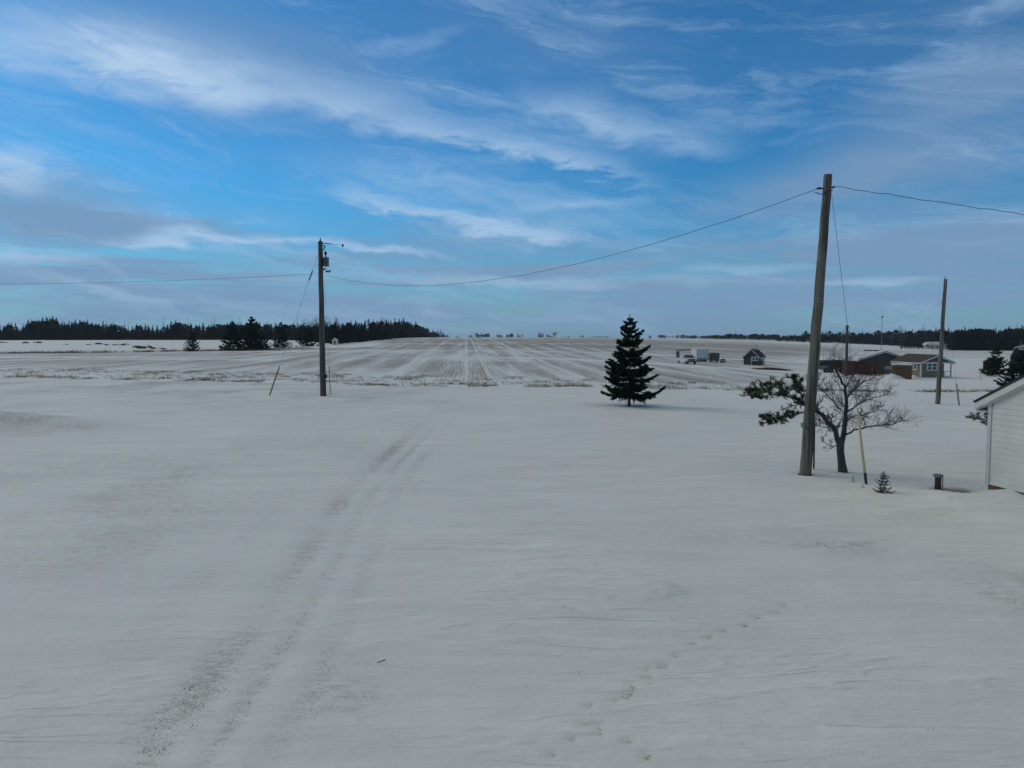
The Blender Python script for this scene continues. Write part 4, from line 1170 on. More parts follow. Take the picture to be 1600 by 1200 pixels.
# ------------------------------------------------------------------ white garage (right edge)
def white_garage():
    c0 = Vector((12.72, 19.30)); wd = Vector((.155, -.988)).normalized()
    t = thing('white_garage', 'white vinyl sided garage with dark roof at the right edge', 'garage', (c0.x, c0.y, 0), math.atan2(wd.y, wd.x))
    W, Dp, EAVE, PIT = 7.6, 9.0, 2.30, .50
    z0 = .12; half = W / 2
    # local x along the gable wall towards the camera, y into the building
    wl = MB(); wl.prism([(.02, .02, z0), (W - .02, .02, z0), (W - .02, .02, EAVE), (half, .02, EAVE + PIT * half), (.02, .02, EAVE)], (0, 0, 0), (0, Dp, 0))
    wall = wl.build('wall', 'white_siding', t)
    # lap boards on the gable wall
    ch = .1475; n = int((EAVE + PIT * half - z0) / ch)
    for i in range(n):
        za = z0 + i * ch; zb = za + ch * .985
        lo = lambda z: .085 if z < EAVE else max(.085, (z - EAVE) / PIT + .10)
        xa0, xa1 = lo(za), lo(zb)
        if W - 2 * xa1 < .3: break
        pr = []
        for (xl, z, yo) in ((xa0, za, -.020), (xa1, zb, -.004)):
            pr.append((xl, yo, z))
        b = MB()
        b.hexa([(xa0, -.015, za), (W - xa0, -.015, za), (W - xa0, .018, za), (xa0, .018, za),
                (xa1, -.005, zb), (W - xa1, -.005, zb), (W - xa1, .018, zb), (xa1, .018, zb)])
        b.build('siding_board', 'white_siding', wall)
    # far side wall boards are out of view; plain walls with corner posts
    for (x0, x1) in ((-.03, .084), (W - .084, W + .03)):
        b = MB(); b.box(x0, x1, -.035, .06, z0 - .01, EAVE + .0); b.build('corner_board', 'white_trim', wall)
    b = MB(); b.box(.0, W, .035, Dp, -.4, z0 - .004); b.build('foundation', 'foundation', t)
    # roof: two slabs
    ov, rk = .35, .15
    for s in (0, 1):
        def X(a): return a if s == 0 else W - a
        e = (-ov, EAVE - PIT * ov); p = (half, EAVE + PIT * half)
        up = .06
        poly = [(X(e[0] - .03), -rk - .03, e[1] + up + .085), (X(p[0]), -rk - .03, p[1] + up + .10), (X(p[0]), -rk - .03, p[1] + up + .150), (X(e[0] - .03), -rk - .03, e[1] + up + .135)]
        b = MB(); b.prism(poly, (0, 0, 0), (0, Dp + 2 * rk, 0)); b.build('roof', 'shingle_dark', t)
        # rake fascia and soffit
        poly = [(X(e[0]), -rk, e[1] - .03), (X(p[0]), -rk, p[1] - .01), (X(p[0]), -rk, p[1] + up + .098), (X(e[0]), -rk, e[1] + up + .083)]
        b = MB(); b.prism(poly, (0, 0, 0), (0, .025, 0)); b.build('rake_fascia', 'white_siding', t)
        poly = [(X(e[0] + .01), -rk + .026, e[1] - .055), (X(p[0]), -rk + .026, p[1] - .035), (X(p[0]), -rk + .026, p[1] - .012), (X(e[0] + .01), -rk + .026, e[1] - .032)]
        b = MB(); b.prism(poly, (0, 0, 0), (0, rk - .03, 0)); b.build('rake_soffit', 'white_siding', t)
        # eave return box
        xs = sorted((X(e[0] + .012), X(-.034)))
        b = MB(); b.hexa([(xs[0], -rk + .03, e[1] - .10), (xs[1], -rk + .03, e[1] - .10), (xs[1], Dp + rk, e[1] - .10), (xs[0], Dp + rk, e[1] - .10),
                          (xs[0], -rk + .03, e[1] - .062), (xs[1], -rk + .03, e[1] - .062), (xs[1], Dp + rk, e[1] - .062), (xs[0], Dp + rk, e[1] - .062)]); b.build('eave_soffit', 'white_trim', t)
white_garage()

# ------------------------------------------------------------------ windows etc. for small buildings
def window(parent, x0, x1, z0, z1, y, axis='x', cols_=2, rows=2, fr=.09, base=(0, 0)):
    """a window on a wall facing -y (axis x) or -x (axis y)"""
    def P(a, o, z): return (a, y + o, z) if axis == 'x' else (y + o, a, z)
    def bx(mb, a0, a1, o0, o1, za, zb):
        p, q = P(a0, o0, za), P(a1, o1, zb)
        mb.box(min(p[0], q[0]), max(p[0], q[0]), min(p[1], q[1]), max(p[1], q[1]), za, zb)
    f = MB(); bx(f, x0, x0 + fr, -.06, .02, z0, z1); bx(f, x1 - fr, x1, -.06, .02, z0, z1)
    bx(f, x0 + fr, x1 - fr, -.058, .02, z0, z0 + fr); bx(f, x0 + fr, x1 - fr, -.058, .02, z1 - fr, z1)
    wnd = f.build('window', 'white_trim', parent)
    iw = (x1 - x0 - 2 * fr); ih = (z1 - z0 - 2 * fr); mu = fr * .55
    for i in range(1, cols_):
        b = MB(); a = x0 + fr + iw * i / cols_; bx(b, a - mu, a + mu, -.05, -.005, z0 + fr, z1 - fr); b.build('mullion', 'white_trim', wnd)
    for j in range(1, rows):
        b = MB(); a = z0 + fr + ih * j / rows; bx(b, x0 + fr, x1 - fr, -.045, -.005, a - mu * .5, a + mu * .5); b.build('muntin', 'white_trim', wnd)
    for i in range(cols_):
        b = MB(); bx(b, x0 + fr + iw * i / cols_ + .01, x0 + fr + iw * (i + 1) / cols_ - .01, -.025, -.010, z0 + fr, z1 - fr); b.build('pane', 'glass', wnd)
    return wnd

def gable_roof(parent, x0, x1, y0, y1, ze, zr, th, material, ov=.3, ovf=.3, trim='white_trim', xr=None, name='roof'):
    """ridge along y at x = xr; two slabs and the rake boards on the front"""
    xr = (x0 + x1) / 2 if xr is None else xr
    for s, xe in ((0, x0), (1, x1)):
        run = xr - xe; sl = (zr - ze) / abs(run); xo = xe - math.copysign(ov, run); zo = ze - sl * ov
        b = MB(); b.prism([(xo, y0 - ovf, zo), (xr, y0 - ovf, zr), (xr, y0 - ovf, zr + th), (xo, y0 - ovf, zo + th)], (0, 0, 0), (0, y1 - y0 + 2 * ovf, 0))
        r = b.build(name, material if isinstance(material, str) else material[s], parent)
        if trim:
            b = MB(); b.prism([(xo, y0 - ovf - .03, zo - .14), (xr, y0 - ovf - .03, zr - .14), (xr, y0 - ovf - .03, zr + th * .55), (xo, y0 - ovf - .03, zo + th * .55)], (0, 0, 0), (0, .028, 0)); b.build('rake_board', trim, r)
            b = MB(); b.box(min(xo, xo + math.copysign(.03, run)), max(xo, xo + math.copysign(.03, run)), y0 - ovf, y1 + ovf, zo - .16, zo - .004); b.build('fascia', trim, r)

# ------------------------------------------------------------------ the cottage
def cottage():
    O = G(1438.5, 590.5); d = O.y; k = d / F
    t = thing('cottage', 'small greige cottage with white trim and a corner porch', 'house', O)
    X = lambda px: (px - 1438.5) * k
    Z = lambda py: (CAM_Z - (py - HOR) / F * d) - O.z
    Wf = X(1474.5); Wp = X(1487); Dp = 8.0; ze = Z(565.5); zr = Z(555.3); zf = Z(589)
    b = MB(); b.prism([(0, 0, zf), (Wf, 0, zf), (Wf, 0, ze), (0, 0, ze)], (0, 0, 0), (0, Dp, 0)); w = b.build('wall', 'wall_greige', t)
    b = MB(); xr = (X(1440) + X(1490)) / 2
    b.prism([(0, .02, ze), (Wp, .02, ze), (xr, .02, zr - .02)], (0, 0, 0), (0, .12, 0)); b.build('gable', 'wall_sage', t)
    gable_roof(t, 0, Wp, 0, Dp, ze, zr, .12, 'shingle_brown', .28, .35)
    b = MB(); b.box(-.06, .12, -.05, .1, zf, ze - .18); b.build('corner_board', 'white_trim', t)
    b = MB(); b.box(-.05, Wp + .02, -.04, .02, ze - .22, ze - .02); b.build('frieze_board', 'white_trim', t)
    window(t, X(1447.6), X(1464), Z(579.2), Z(566.4), 0.0, 'x', 2, 2, .16)
    window(t, 1.1, 2.0, Z(579), Z(567.8), 0.0, 'y', 1, 1, .18)
    # porch
    b = MB(); b.box(-.35, Wp + .05, -.12, Dp, zf - .14, zf - .004); b.build('deck', 'white_trim', t)
    b = MB(); b.box(.2, Wp - .1, .3, Dp - .2, -.6, zf - .15); b.build('foundation', 'dark_metal', t)
    for y_ in (0.05, 2.6, 5.2):
        b = MB(); b.box(Wp - .16, Wp, y_, y_ + .16, zf, ze - .02); b.build('porch_post', 'white_trim', t)
    b = MB(); b.box(Wp - .10, Wp - .05, .21, 2.6, zf + .75, zf + .82); b.build('porch_rail', 'white_trim', t)
    b = MB(); b.box(Wf + .05, Wp - .17, .09, .13, zf + .12, zf + .17); b.build('porch_rail', 'dark_metal', t)
    # wheelbarrow like clutter on the porch is a chair
    ch = thing('porch_chair', 'dark chair standing on the cottage porch', 'chair', O + Vector((Wf + .45, .8, zf)))
    b = MB(); b.box(-.25, .25, -.25, .25, .40, .45); b.build('seat', 'dark_metal', ch)
    b = MB(); b.hexa([(-.25, .2, .45), (.25, .2, .45), (.25, .25, .45), (-.25, .25, .45), (-.25, .32, .95), (.25, .32, .95), (.25, .36, .95), (-.25, .36, .95)]); b.build('backrest', 'dark_metal', ch)
    for a in (-.22, .22):
        for c in (-.22, .22):
            b = MB(); b.tube([(a, c, 0), (a, c, .40)], .025, 5); b.build('leg', 'dark_metal', ch)
cottage()

def sage_garage():
    O = Vector((0, 121.5, 0)); d = O.y; k = d / F
    O.x = (1381 - 800) * k; O.z = float(land(O.x, O.y))
    t = thing('farm_garage', 'dark sage garage with a wide gable, behind the red container', 'garage', O)
    X = lambda px: (px - 1381) * k
    Z = lambda py: (CAM_Z - (py - HOR) / F * d) - O.z
    x0, x1 = X(1342), X(1420); ze = Z(561.5); zr = Z(549.5); Dp = 9
    b = MB(); b.prism([(x0, 0, -.3), (x1, 0, -.3), (x1, 0, ze), (0, 0, zr - .03), (x0, 0, ze)], (0, 0, 0), (0, Dp, 0)); b.build('wall', 'wall_sage', t)
    gable_roof(t, x0, x1, 0, Dp, ze, zr, .16, ('shingle_snow', 'shingle_dark'), .35, .4)
    # half raised door and dark opening
    a0, a1 = X(1383.2), X(1397.6)
    b = MB(); b.box(a0, a1, -.05, -.004, Z(577), Z(572)); dr = b.build('door', 'white_trim', t)
    b = MB(); b.box(a0, a1, -.04, -.004, Z(586.5), Z(577) - .01); b.build('door_panel', 'metal_grey', dr)
    b = MB(); b.box(a0 - .08, a0 - .004, -.06, -.004, Z(586.5), Z(571.6)); b.build('door_jamb', 'white_trim', dr)
    # ridge vent and stove pipe
    b = MB(); b.box(-.3, .3, 2, 6.5, zr + .10, zr + .24); b.build('ridge_vent', 'shingle_dark', t)
sage_garage()

def container():
    O = G(1347.5, 586.8); d = O.y; k = d / F
    t = thing('red_container', 'dark red steel container parked in front of the sage garage', 'container', O)
    hw_ = 22.0 * k; h = height_at(O, 565)
    b = MB(); b.box(-hw_, hw_, .03, 2.3, .12, h); body = b.build('body', 'container_red', t)
    n = 16
    for i in range(n):
        a = -hw_ + .1 + (2 * hw_ - .2) * (i + .5) / n; b = MB(); b.box(a - .06, a + .06, -.01, .029, .22, h - .12); b.build('rib', 'container_red', body)
    for z in ((.1, .219), (h - .119, h + .02)):
        b = MB(); b.box(-hw_ - .01, hw_ + .01, -.02, .028, z[0], z[1]); b.build('rail', 'container_red', body)
    for a in (-hw_ - .012, hw_ - .10):
        b = MB(); b.box(a, a + .11, -.028, .027, .05, h + .03); b.build('corner_post', 'container_red', body)
    for a in (.62, .72):
        b = MB(); b.tube([(hw_ * a, -.05, .4), (hw_ * a, -.05, h - .5)], .02, 5); b.build('lock_bar', 'galvanised', body)
    b = MB(); b.box(-hw_ - .16, -hw_ - .06, .3, .5, .5, h - .3); b.build('ladder_rail', 'white_trim', t)
container()

def tarped_trailer():
    O = G(1303, 582.5); d = O.y; k = d / F
    t = thing('tarped_trailer', 'trailer under a black rounded tarp left of the red container', 'trailer', O)
    L = 22.5 * k; h = height_at(O, 563)
    prof = [(-L, .9), (-L, h * .62), (-L * .93, h * .86), (-L * .72, h), (L * .2, h * .97), (L * .8, h * .93), (L, h * .86), (L, .9)]
    b = MB(); b.prism([(x, 0, z) for x, z in prof], (0, 0, 0), (0, 2.2, 0)); b.build('tarp', 'tarp_black', t)
    b = MB(); b.box(-L * .98, L * .98, .05, 2.1, .55, .895); b.build('bed', 'trailer_grey', t)
    b = MB(); b.box(-L * .99, -L * .35, -.04, .04, .5, 1.25); b.build('side_panel', 'metal_grey', t)
    for x in (-L * .55, -L * .2, L * .55):
        b = MB(); b.tube([(x, -.05, .42), (x, .25, .42)], .42, 12); wl = b.build('wheel', 'rubber', t)
        b = MB(); b.tube([(x, -.06, .42), (x, -.02, .42)], .2, 10); b.build('hub', 'metal_grey', wl)
    for x in (-L * .6, 0, L * .5):
        b = MB(); b.box(x - .03, x + .03, -.02, 0 - .004, .9, h * .85); b.build('strap', 'dark_metal', t)
tarped_trailer()

def board_box():
    O = G(1412, 592.5); d = O.y; k = d / F
    t = thing('wooden_enclosure', 'brown boarded enclosure standing in the snow before the cottage', 'wood shed', O, R(-22))
    h = height_at(O, 570.5); a, c = 1.45, 2.0
    b = MB(); b.box(-a + .03, .97, .03, c - .03, -.2, h - .04); body = b.build('frame', 'dark_metal', t)
    n = 8
    for i in range(n):
        z0 = -.15 + (h + .1) * i / n; z1 = -.15 + (h + .1) * (i + 1) / n - .025
        b = MB(); b.box(-a, 1.0, -.015, .028, z0, z1); b.build('board', 'board_brown', t)
        b = MB(); b.box(1.002, 1.03, .0, c, z0, z1); b.build('board', 'board_brown', t)
        b = MB(); b.box(-a - .03, -a - .002, .0, c, z0, z1); b.build('board', 'board_brown', t)
    b = MB(); b.hexa([(-a - .1, -.1, h - .02), (1.12, -.1, h - .02), (1.12, c + .1, h + .18), (-a - .1, c + .1, h + .18), (-a - .1, -.1, h + .05), (1.12, -.1, h + .05), (1.12, c + .1, h + .25), (-a - .1, c + .1, h + .25)]); b.build('lid', 'shingle_snow', t)
board_box()

# snow banks in the cottage yard
for (px, py, rx, ry, h, lab) in ((1396, 592, 2.6, 1.4, .75, 'heaped snow bank left of the wooden enclosure'), (1427, 591.5, 1.0, .7, .5, 'small heap of snow between the enclosure and the cottage'), (1340, 589, 2.5, 1.0, .35, 'low snow bank along the foot of the red container')):
    b_ = G(px, py); n, m_n = 22, 10; vs = []; fs = []; rr = random.Random(int(px))
    for j in range(m_n + 1):
        for i in range(n):
            q = 6.283 * i / n; s = j / m_n
            r_ = s * (1 + .18 * math.sin(3 * q + px) + .1 * math.sin(5 * q)); z = h * (1 - s * s) ** 1.5 * (1 + .25 * rr.uniform(-1, 1) * (1 - s)) - .06 * s
            vs.append((rx * r_ * math.cos(q), ry * r_ * math.sin(q), z))
    for j in range(m_n):
        for i in range(n): fs.append((j * n + i, (j + 1) * n + i, (j + 1) * n + (i + 1) % n, j * n + (i + 1) % n))
    mb = MB(); mb.add(vs, fs); tag(mb.build('snow_bank', 'snow_lump', None, b_, smooth=True), lab, 'snow bank', 'snow banks in the yard')

# antenna mast
b_ = on_land(1376.5, 133); b_.z += .1
t = thing('antenna_mast', 'thin antenna mast rising behind the sage garage', 'mast', b_)
h = CAM_Z + (HOR - 497) / F * 133 - b_.z
for k3 in range(3):
    q = 2.09 * k3; mb = MB(); mb.tube([(.12 * math.cos(q), .12 * math.sin(q), -.1), (.05 * math.cos(q), .05 * math.sin(q), h)], .016, 4); mb.build('leg', 'galvanised', t)
mb = MB()
for k3 in range(22):
    z = h * k3 / 22; r_ = .12 - .07 * k3 / 22
    mb.tube([(r_, 0, z), (-r_ * .5, r_ * .86, z + h / 44), (-r_ * .5, -r_ * .86, z + h / 22), (r_, 0, z + h / 22)], .009, 3)
mb.build('lacing', 'galvanised', t)
mb = MB(); mb.lathe([(.05, h), (.22, h + .12), (.22, h + .32), (.05, h + .4)], 8); mb.build('antenna_head', 'galvanised', t)

# ------------------------------------------------------------------ small shed house and the yard at mid right
def shed_house():
    O = G(1186, 571); d = O.y; k = d / F
    ang_ = R(-33)
    t = thing('charcoal_shed', 'small charcoal shed house with black roof, white window and door', 'shed', O, ang_)
    # local: gable wall along -x from the near corner, side wall along +y... near corner at origin
    Wg = 20.5 * k / math.cos(R(33)) * .98; Ls = 4.4
    h = height_at(O, 557.2); zr = height_at(O, 545.8)
    b = MB(); b.prism([(-Wg, 0, -.3), (0, 0, -.3), (0, 0, h), (-Wg / 2, 0, zr - .05), (-Wg, 0, h)], (0, 0, 0), (0, Ls, 0)); b.build('wall', 'wall_charcoal', t)
    gable_roof(t, -Wg, 0, 0, Ls, h, zr, .12, 'shingle_dark', .22, .22)
    b = MB(); b.box(-Wg * .52, -Wg * .48, -.05, -.004, -.1, h * .98); b.build('corner_board', 'white_trim', t)
    window(t, -Wg * .47, -Wg * .04, h * .50, h * .98, 0.0, 'x', 2, 1, .16)
    b = MB(); b.box(.004, .05, Ls * .36, Ls * .52, h * .50, h * .92); b.build('side_window', 'white_trim', t)
    b = MB(); b.box(.004, .06, Ls * .70, Ls * .92, 0, h * .90); dd = b.build('door', 'white_trim', t)
    b = MB(); b.tube([(.065, Ls * .88, h * .4), (.12, Ls * .88, h * .4)], .04, 6); b.build('handle', 'dark_metal', dd)
    b = MB(); b.tube([(-Wg * .45, Ls * .75, zr - .3), (-Wg * .45, Ls * .75, zr + .95)], .05, 6); b.build('stove_pipe', 'metal_grey', t)
    b = MB(); b.box(-Wg * .40, -Wg * .24, 1.2, 1.7, zr - .12, zr + .12); b.build('roof_hatch', 'white_trim', t)
shed_house()

def pickup():
    O = G(1081, 569.5); d = O.y; k = d / F
    t = thing('white_pickup', 'white pickup facing the camera with a rusty rack over its bed', 'pickup truck', O, R(8))
    w = .98
    b = MB()
    b.prism([(-w, 0, .55), (-w, 0, 1.05), (-w, .25, 1.12), (-w, 1.25, 1.18), (-w, 1.9, 1.78), (-w, 3.2, 1.80), (-w, 3.5, 1.15), (-w, 5.4, 1.12), (-w, 5.4, .5), (-w, 0, .45)], (0, 0, 0), (2 * w, 0, 0)); b.build('body', 'truck_white', t)
    b = MB(); b.hexa([(-w * .9, 1.22, 1.20), (w * .9, 1.22, 1.20), (w * .86, 1.86, 1.74), (-w * .86, 1.86, 1.74), (-w * .9, 1.19, 1.215), (w * .9, 1.19, 1.215), (w * .86, 1.82, 1.76), (-w * .86, 1.82, 1.76)]); b.build('windshield', 'glass', t)
    b = MB(); b.box(-w * .62, w * .62, -.05, -.004, .72, 1.0); b.build('grille', 'dark_metal', t)
    b = MB(); b.box(-w * 1.02, w * 1.02, -.16, -.005, .42, .62); b.build('bumper', 'rust', t)
    for s in (-1, 1):
        b = MB(); b.box(min(s * w * .66, s * w * .95), max(s * w * .66, s * w * .95), -.05, -.004, .78, .98); b.build('headlight', 'headlamp', t)
        b = MB(); b.box(min(s * w * 1.005, s * w * 1.25), max(s * w * 1.005, s * w * 1.25), 1.5, 1.58, 1.22, 1.46); b.build('mirror', 'dark_metal', t)
        for y_ in (.85, 4.3):
            b = MB(); b.tube([(s * (w - .2), y_, .36), (s * (w + .01), y_, .36)], .37, 14); wl = b.build('wheel', 'rubber', t)
            b = MB(); b.tube([(s * (w + .0), y_, .36), (s * (w + .03), y_, .36)], .18, 10); b.build('rim', 'galvanised', wl)
    b = MB()
    for s in (-1.05, -.35, .35, 1.05):
        b.tube([(s * w, 3.6, 1.1), (s * w, 3.6, 2.55)], .045, 5); b.tube([(s * w, 5.3, 1.1), (s * w, 5.3, 2.55)], .045, 5)
    b.build('rack_posts', 'truck_white', t)
    b = MB(); b.box(-w * 1.15, w * 1.15, 3.5, 5.4, 2.555, 2.72); b.build('rack_load', 'rust', t)
    b = MB(); b.box(-w * 1.12, -w * 1.06, 3.65, 5.3, 1.2, 2.4); b.build('rack_side', 'dark_metal', t)
pickup()

def box_trailer(px0, px1, py, top, wallm, skirt, label, rz):
    O = G((px0 + px1) / 2, py); d = O.y; k = d / F; hw_ = (px1 - px0) / 2 * k
    t = thing('box_trailer', label, 'trailer', O, rz, 'box trailers in the yard')
    h = height_at(O, top)
    b = MB(); b.box(-hw_, hw_, 0, 3.6, .75 if skirt else .45, h); body = b.build('box', wallm, t)
    for a in (-hw_ - .02, hw_ - .07):
        b = MB(); b.box(a, a + .09, -.03, -.003, .75 if skirt else .45, h); b.build('edge_trim', 'metal_grey' if skirt else 'dark_metal', body)
    b = MB(); b.box(-hw_ - .02, hw_ + .02, -.035, 3.62, h + .004, h + .07); b.build('roof_cap', 'snow_lump' if skirt else 'dark_metal', body)
    if skirt:
        b = MB(); b.box(-hw_, hw_, -.02, 3.5, .30, .745); b.build('skirt', 'trailer_tan', t)
        b = MB(); b.box(-hw_ * .9, hw_ * .9, .1, 3.4, .1, .295); b.build('chassis', 'dark_metal', t)
    else:
        for i in range(3):
            a = -hw_ + 2 * hw_ * (i + 1) / 4; b = MB(); b.box(a - .02, a + .02, -.02, -.003, .5, h - .05); b.build('seam_strip', 'dark_metal', body)
        b = MB(); b.box(-hw_ * .9, hw_ * .9, .1, 3.4, .3, .445); b.build('chassis', 'dark_metal', t)
    for s in (-1, 1):
        b = MB(); b.tube([(s * hw_ * .95, 1.6, .32), (s * hw_ * .70, 1.6, .32)], .33, 12); b.build('wheel', 'rubber', t)
    return t
box_trailer(1088.5, 1105.5, 565.2, 545.8, 'trailer_white', True, 'white box trailer with a tan skirt beside the pickup', R(4))
box_trailer(1111.8, 1123.8, 566.0, 552.2, 'trailer_grey', False, 'grey box trailer right of the white trailer', R(-3))
for (px, lab) in ((1127.5, 'left of two dark tyres lying by the grey trailer'), (1131.0, 'right of two dark tyres lying by the grey trailer')):
    b_ = G(px, 566.8); mb = MB(); n = 16; vs = []; fs = []
    for i in range(n):
        for j in range(6):
            q = 6.283 * i / n; e = 6.283 * j / 6; r_ = .30 + .13 * math.cos(e); vs.append((r_ * math.cos(q), .13 * math.sin(e), .42 + r_ * math.sin(q)))
    for i in range(n):
        for j in range(6): fs.append((i * 6 + j, ((i + 1) % n) * 6 + j, ((i + 1) % n) * 6 + (j + 1) % 6, i * 6 + (j + 1) % 6))
    mb.add(vs, fs); tag(mb.build('old_tyre', 'rubber', None, b_, smooth=True, rotz=R(20)), lab, 'tyre', 'tyres by the grey trailer')

def soil_patch():
    O = G(1200, 577.5); n = 40; m_n = 9; vs = []; fs = []; rr = random.Random(3)
    for j in range(m_n + 1):
        for i in range(n):
            q = 6.283 * i / n; s = j / m_n
            r_ = s * (1 + .22 * math.sin(2 * q + 1) + .16 * math.sin(5 * q) + .10 * math.sin(9 * q + 2))
            x = 3.3 * r_ * math.cos(q); y = 2.4 * r_ * math.sin(q) - .28 * x
            vs.append((x, y, .30 * (1 - s ** 2) + (.10 * rr.uniform(-1, 1) * (1 - s)) - .08 * s ** 3))
    for j in range(m_n):
        for i in range(n): fs.append((j * n + i, (j + 1) * n + i, (j + 1) * n + (i + 1) % n, j * n + (i + 1) % n))
    mb = MB(); mb.add(vs, fs); tag(mb.build('soil_heap', 'soil', None, O), 'low heap of dark bare soil in front of the charcoal shed', 'soil heap')
soil_patch()

# ------------------------------------------------------------------ barn, red shed, far house, white hut
def barn():
    d = 126.0; k = d / F; x = (1607 - 800) * k; O = Vector((x, d, float(land(x, d))))
    t = thing('gambrel_barn', 'dark gambrel roofed barn with white trim at the right edge', 'barn', O, R(-35))
    Z = lambda py: (CAM_Z - (py - HOR) / F * d) - O.z
    prof = [(-2.75, Z(557)), (-2.05, Z(543.5)), (0, Z(537.5)), (2.05, Z(543.5)), (2.75, Z(557))]
    b = MB(); b.prism([(-2.6, 0, -.3)] + [(a * .96, 0, z - .05) for a, z in prof] + [(2.6, 0, -.3)], (0, 0, 0), (0, 9, 0)); b.build('wall', 'wall_barn', t)
    for i in range(4):
        (a0, z0), (a1, z1) = prof[i], prof[i + 1]
        b = MB(); b.prism([(a0, -.3, z0), (a1, -.3, z1), (a1, -.3, z1 + .14), (a0, -.3, z0 + .14)], (0, 0, 0), (0, 9.6, 0)); r = b.build('roof', 'shingle_dark', t)
        b = MB(); b.prism([(a0, -.33, z0 - .08), (a1, -.33, z1 - .08), (a1, -.33, z1 + .10), (a0, -.33, z0 + .10)], (0, 0, 0), (0, .028, 0)); b.build('rake_board', 'white_trim', r)
    window(t, -1.5, -.55, Z(546.5), Z(540.5), 0, 'x', 2, 2, .14)
    b = MB(); b.tube([(-1.2, 1.0, Z(541)), (-1.2, 1.0, Z(531))], .05, 6); b.build('stove_pipe', 'metal_grey', t)
barn()
def simple_shed(name, label, px, d, w, dep, h, rise, wallm, roofm, cat, rz=0, door=True):
    O = on_land(px, d); O.z += .1
    t = thing(name, label, cat, O, rz)
    b = MB(); b.prism([(-w / 2, 0, -.3), (w / 2, 0, -.3), (w / 2, 0, h), (0, 0, h + rise - .03), (-w / 2, 0, h)], (0, 0, 0), (0, dep, 0)); b.build('wall', wallm, t)
    gable_roof(t, -w / 2, w / 2, 0, dep, h, h + rise, .14, roofm, .2, .2, None)
    if door:
        b = MB(); b.box(-w * .14, w * .14, -.05, -.004, 0, h * .8); b.build('door', 'dark_metal', t)
        b = MB(); b.box(w * .22, w * .38, -.05, -.004, h * .4, h * .75); b.build('window', 'glass', t)
    return t
simple_shed('red_shed', 'small dark red shed with a snowy roof behind the right hand spruce', 1549, 137, 2.6, 3.4, 1.7, .8, 'wall_red_dark', 'shingle_snow', 'shed', R(-34))
simple_shed('white_hut', 'tiny white hut at the edge of the left wood, right of the transformer pole', 523, 255, 1.5, 2, 1.7, .6, 'white_siding', 'shingle_snow', 'hut', 0, True)
def far_house():
    d = 425.0; O = on_land(1468, d); O.z += .1; k = d / F
    t = thing('far_house', 'pale grey farmhouse far off against the right hand wood', 'house', O)
    w, h = 33 * k, 2.7
    b = MB(); b.box(-w / 2, w / 2, 0, 7, -.4, h); b.build('wall', 'trailer_white', t)
    b = MB(); b.prism([(-w / 2 - .4, -.5, h), (-w / 2 - .4, 3.5, h + 1.7), (-w / 2 - .4, 7.5, h)], (0, 0, 0), (w + .8, 0, 0)); b.build('roof', 'shingle_snow', t)
    for i in range(4):
        a = -w / 2 + w * (i + .5) / 4; b = MB(); b.box(a - .6, a + .6, -.06, -.004, .8, 2.1); wn = b.build('window', 'white_trim', t)
        b = MB(); b.box(a - .45, a + .45, -.10, -.064, .95, 1.95); b.build('pane', 'glass', wn)
far_house()

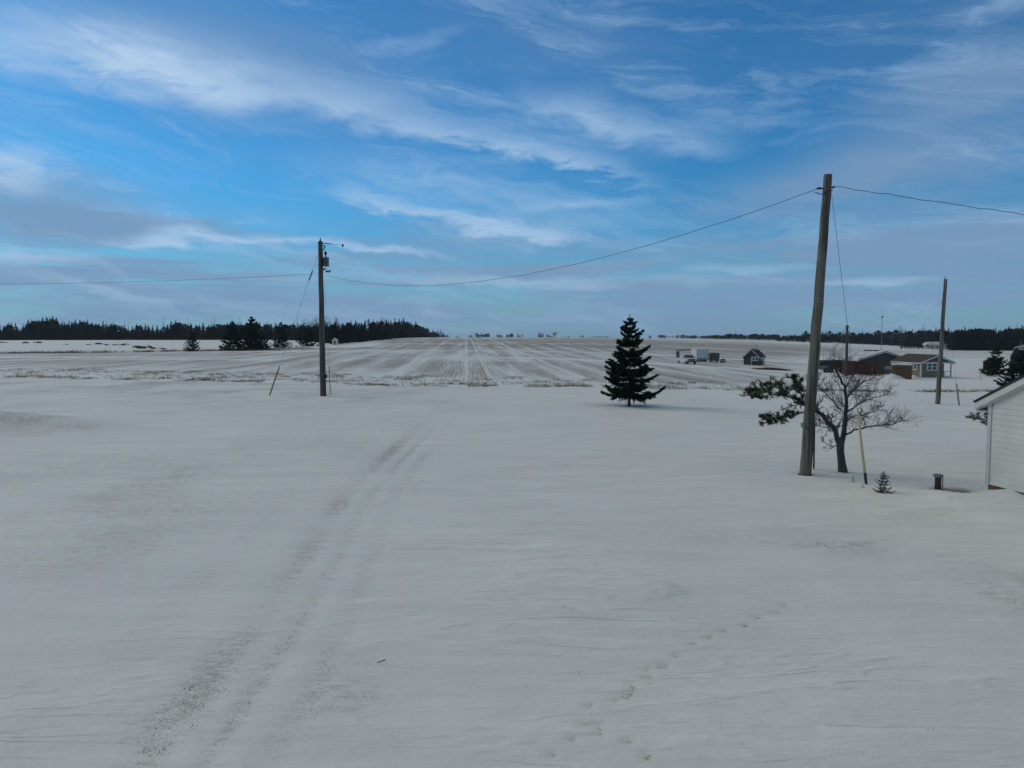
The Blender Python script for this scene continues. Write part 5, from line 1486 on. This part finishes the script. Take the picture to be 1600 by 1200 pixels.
# ------------------------------------------------------------------ rubble along the far left headland
def rubble():
    rr = random.Random(9)
    for i, (px, py, wpx, hpx) in enumerate(((3, 535.5, 12, 2.5), (40, 536.2, 14, 2.8), (60, 536.0, 12, 3), (100, 538.5, 10, 2), (140, 539, 12, 2.2), (152, 538, 13, 3.4), (166, 539.5, 8, 3), (183, 539.5, 10, 2.6),
                                            (196, 539.5, 14, 3.8), (211, 543, 12, 4.8), (222, 544.5, 14, 4.8), (233, 543.5, 10, 4.5), (245, 545, 12, 3.6), (257, 546, 10, 3.2))):
        O = G(px, py); k = O.y / F
        t = thing('rubble_heap', 'low heap of dark clods and brush in the snowy row on the far left', 'rubble heap', O, rr.uniform(0, 3), 'rubble heaps on the far left')
        for q in range(4):
            w = wpx * k * rr.uniform(.22, .42); h = hpx * k * rr.uniform(.5, 1.0); cx, cy = rr.uniform(-.4, .4) * wpx * k, rr.uniform(-.6, .6) * 2
            vs = []; fs = []; n = 9
            for j in range(5):
                for a in range(n):
                    s = j / 4; r_ = math.cos(s * 1.45) * w * (1 + .25 * rr.uniform(-1, 1)); vs.append((cx + r_ * math.cos(6.283 * a / n), cy + r_ * .8 * math.sin(6.283 * a / n), h * math.sin(s * 1.5) * (1 + .15 * rr.uniform(-1, 1)) - .15))
            for j in range(4):
                for a in range(n): fs.append((j * n + a, j * n + (a + 1) % n, (j + 1) * n + (a + 1) % n, (j + 1) * n + a))
            fs.append(tuple(range(4 * n, 5 * n)))
            mb = MB(); mb.add(vs, fs); mb.build('clod', 'rock' if q < 3 else 'snow_lump', t)
rubble()

# ------------------------------------------------------------------ a fallen twig on the lawn
b_ = G(597, 1038); mb = MB(); mb.tube([(-.06, 0, .03), (-.01, .02, .035), (.03, .06, .05)], [.006, .006, .003], 5); mb.tube([(-.01, .02, .035), (.05, .0, .06)], [.005, .002], 5)
tag(mb.build('fallen_twig', 'twig', None, b_), 'forked twig lying on the snow in the left foreground', 'twig')

# ------------------------------------------------------------------ the air
def haze():
    mb = MB(); mb.box(-9200, 9200, -420, 3000, -6, 26)
    m = bpy.data.materials.new('thin_haze'); m.use_nodes = True
    t = m.node_tree; t.nodes.clear()
    v = t.nodes.new('ShaderNodeVolumePrincipled'); v.inputs['Color'].default_value = (.80, .88, .95, 1); v.inputs['Density'].default_value = .00011; v.inputs['Anisotropy'].default_value = 0.0
    o = t.nodes.new('ShaderNodeOutputMaterial'); t.links.new(v.outputs[0], o.inputs['Volume'])
    h = mb.build('haze', [m]); h['kind'] = 'stuff'; h['label'] = 'thin pale winter haze over the fields'; h.display_type = 'WIRE'
haze()
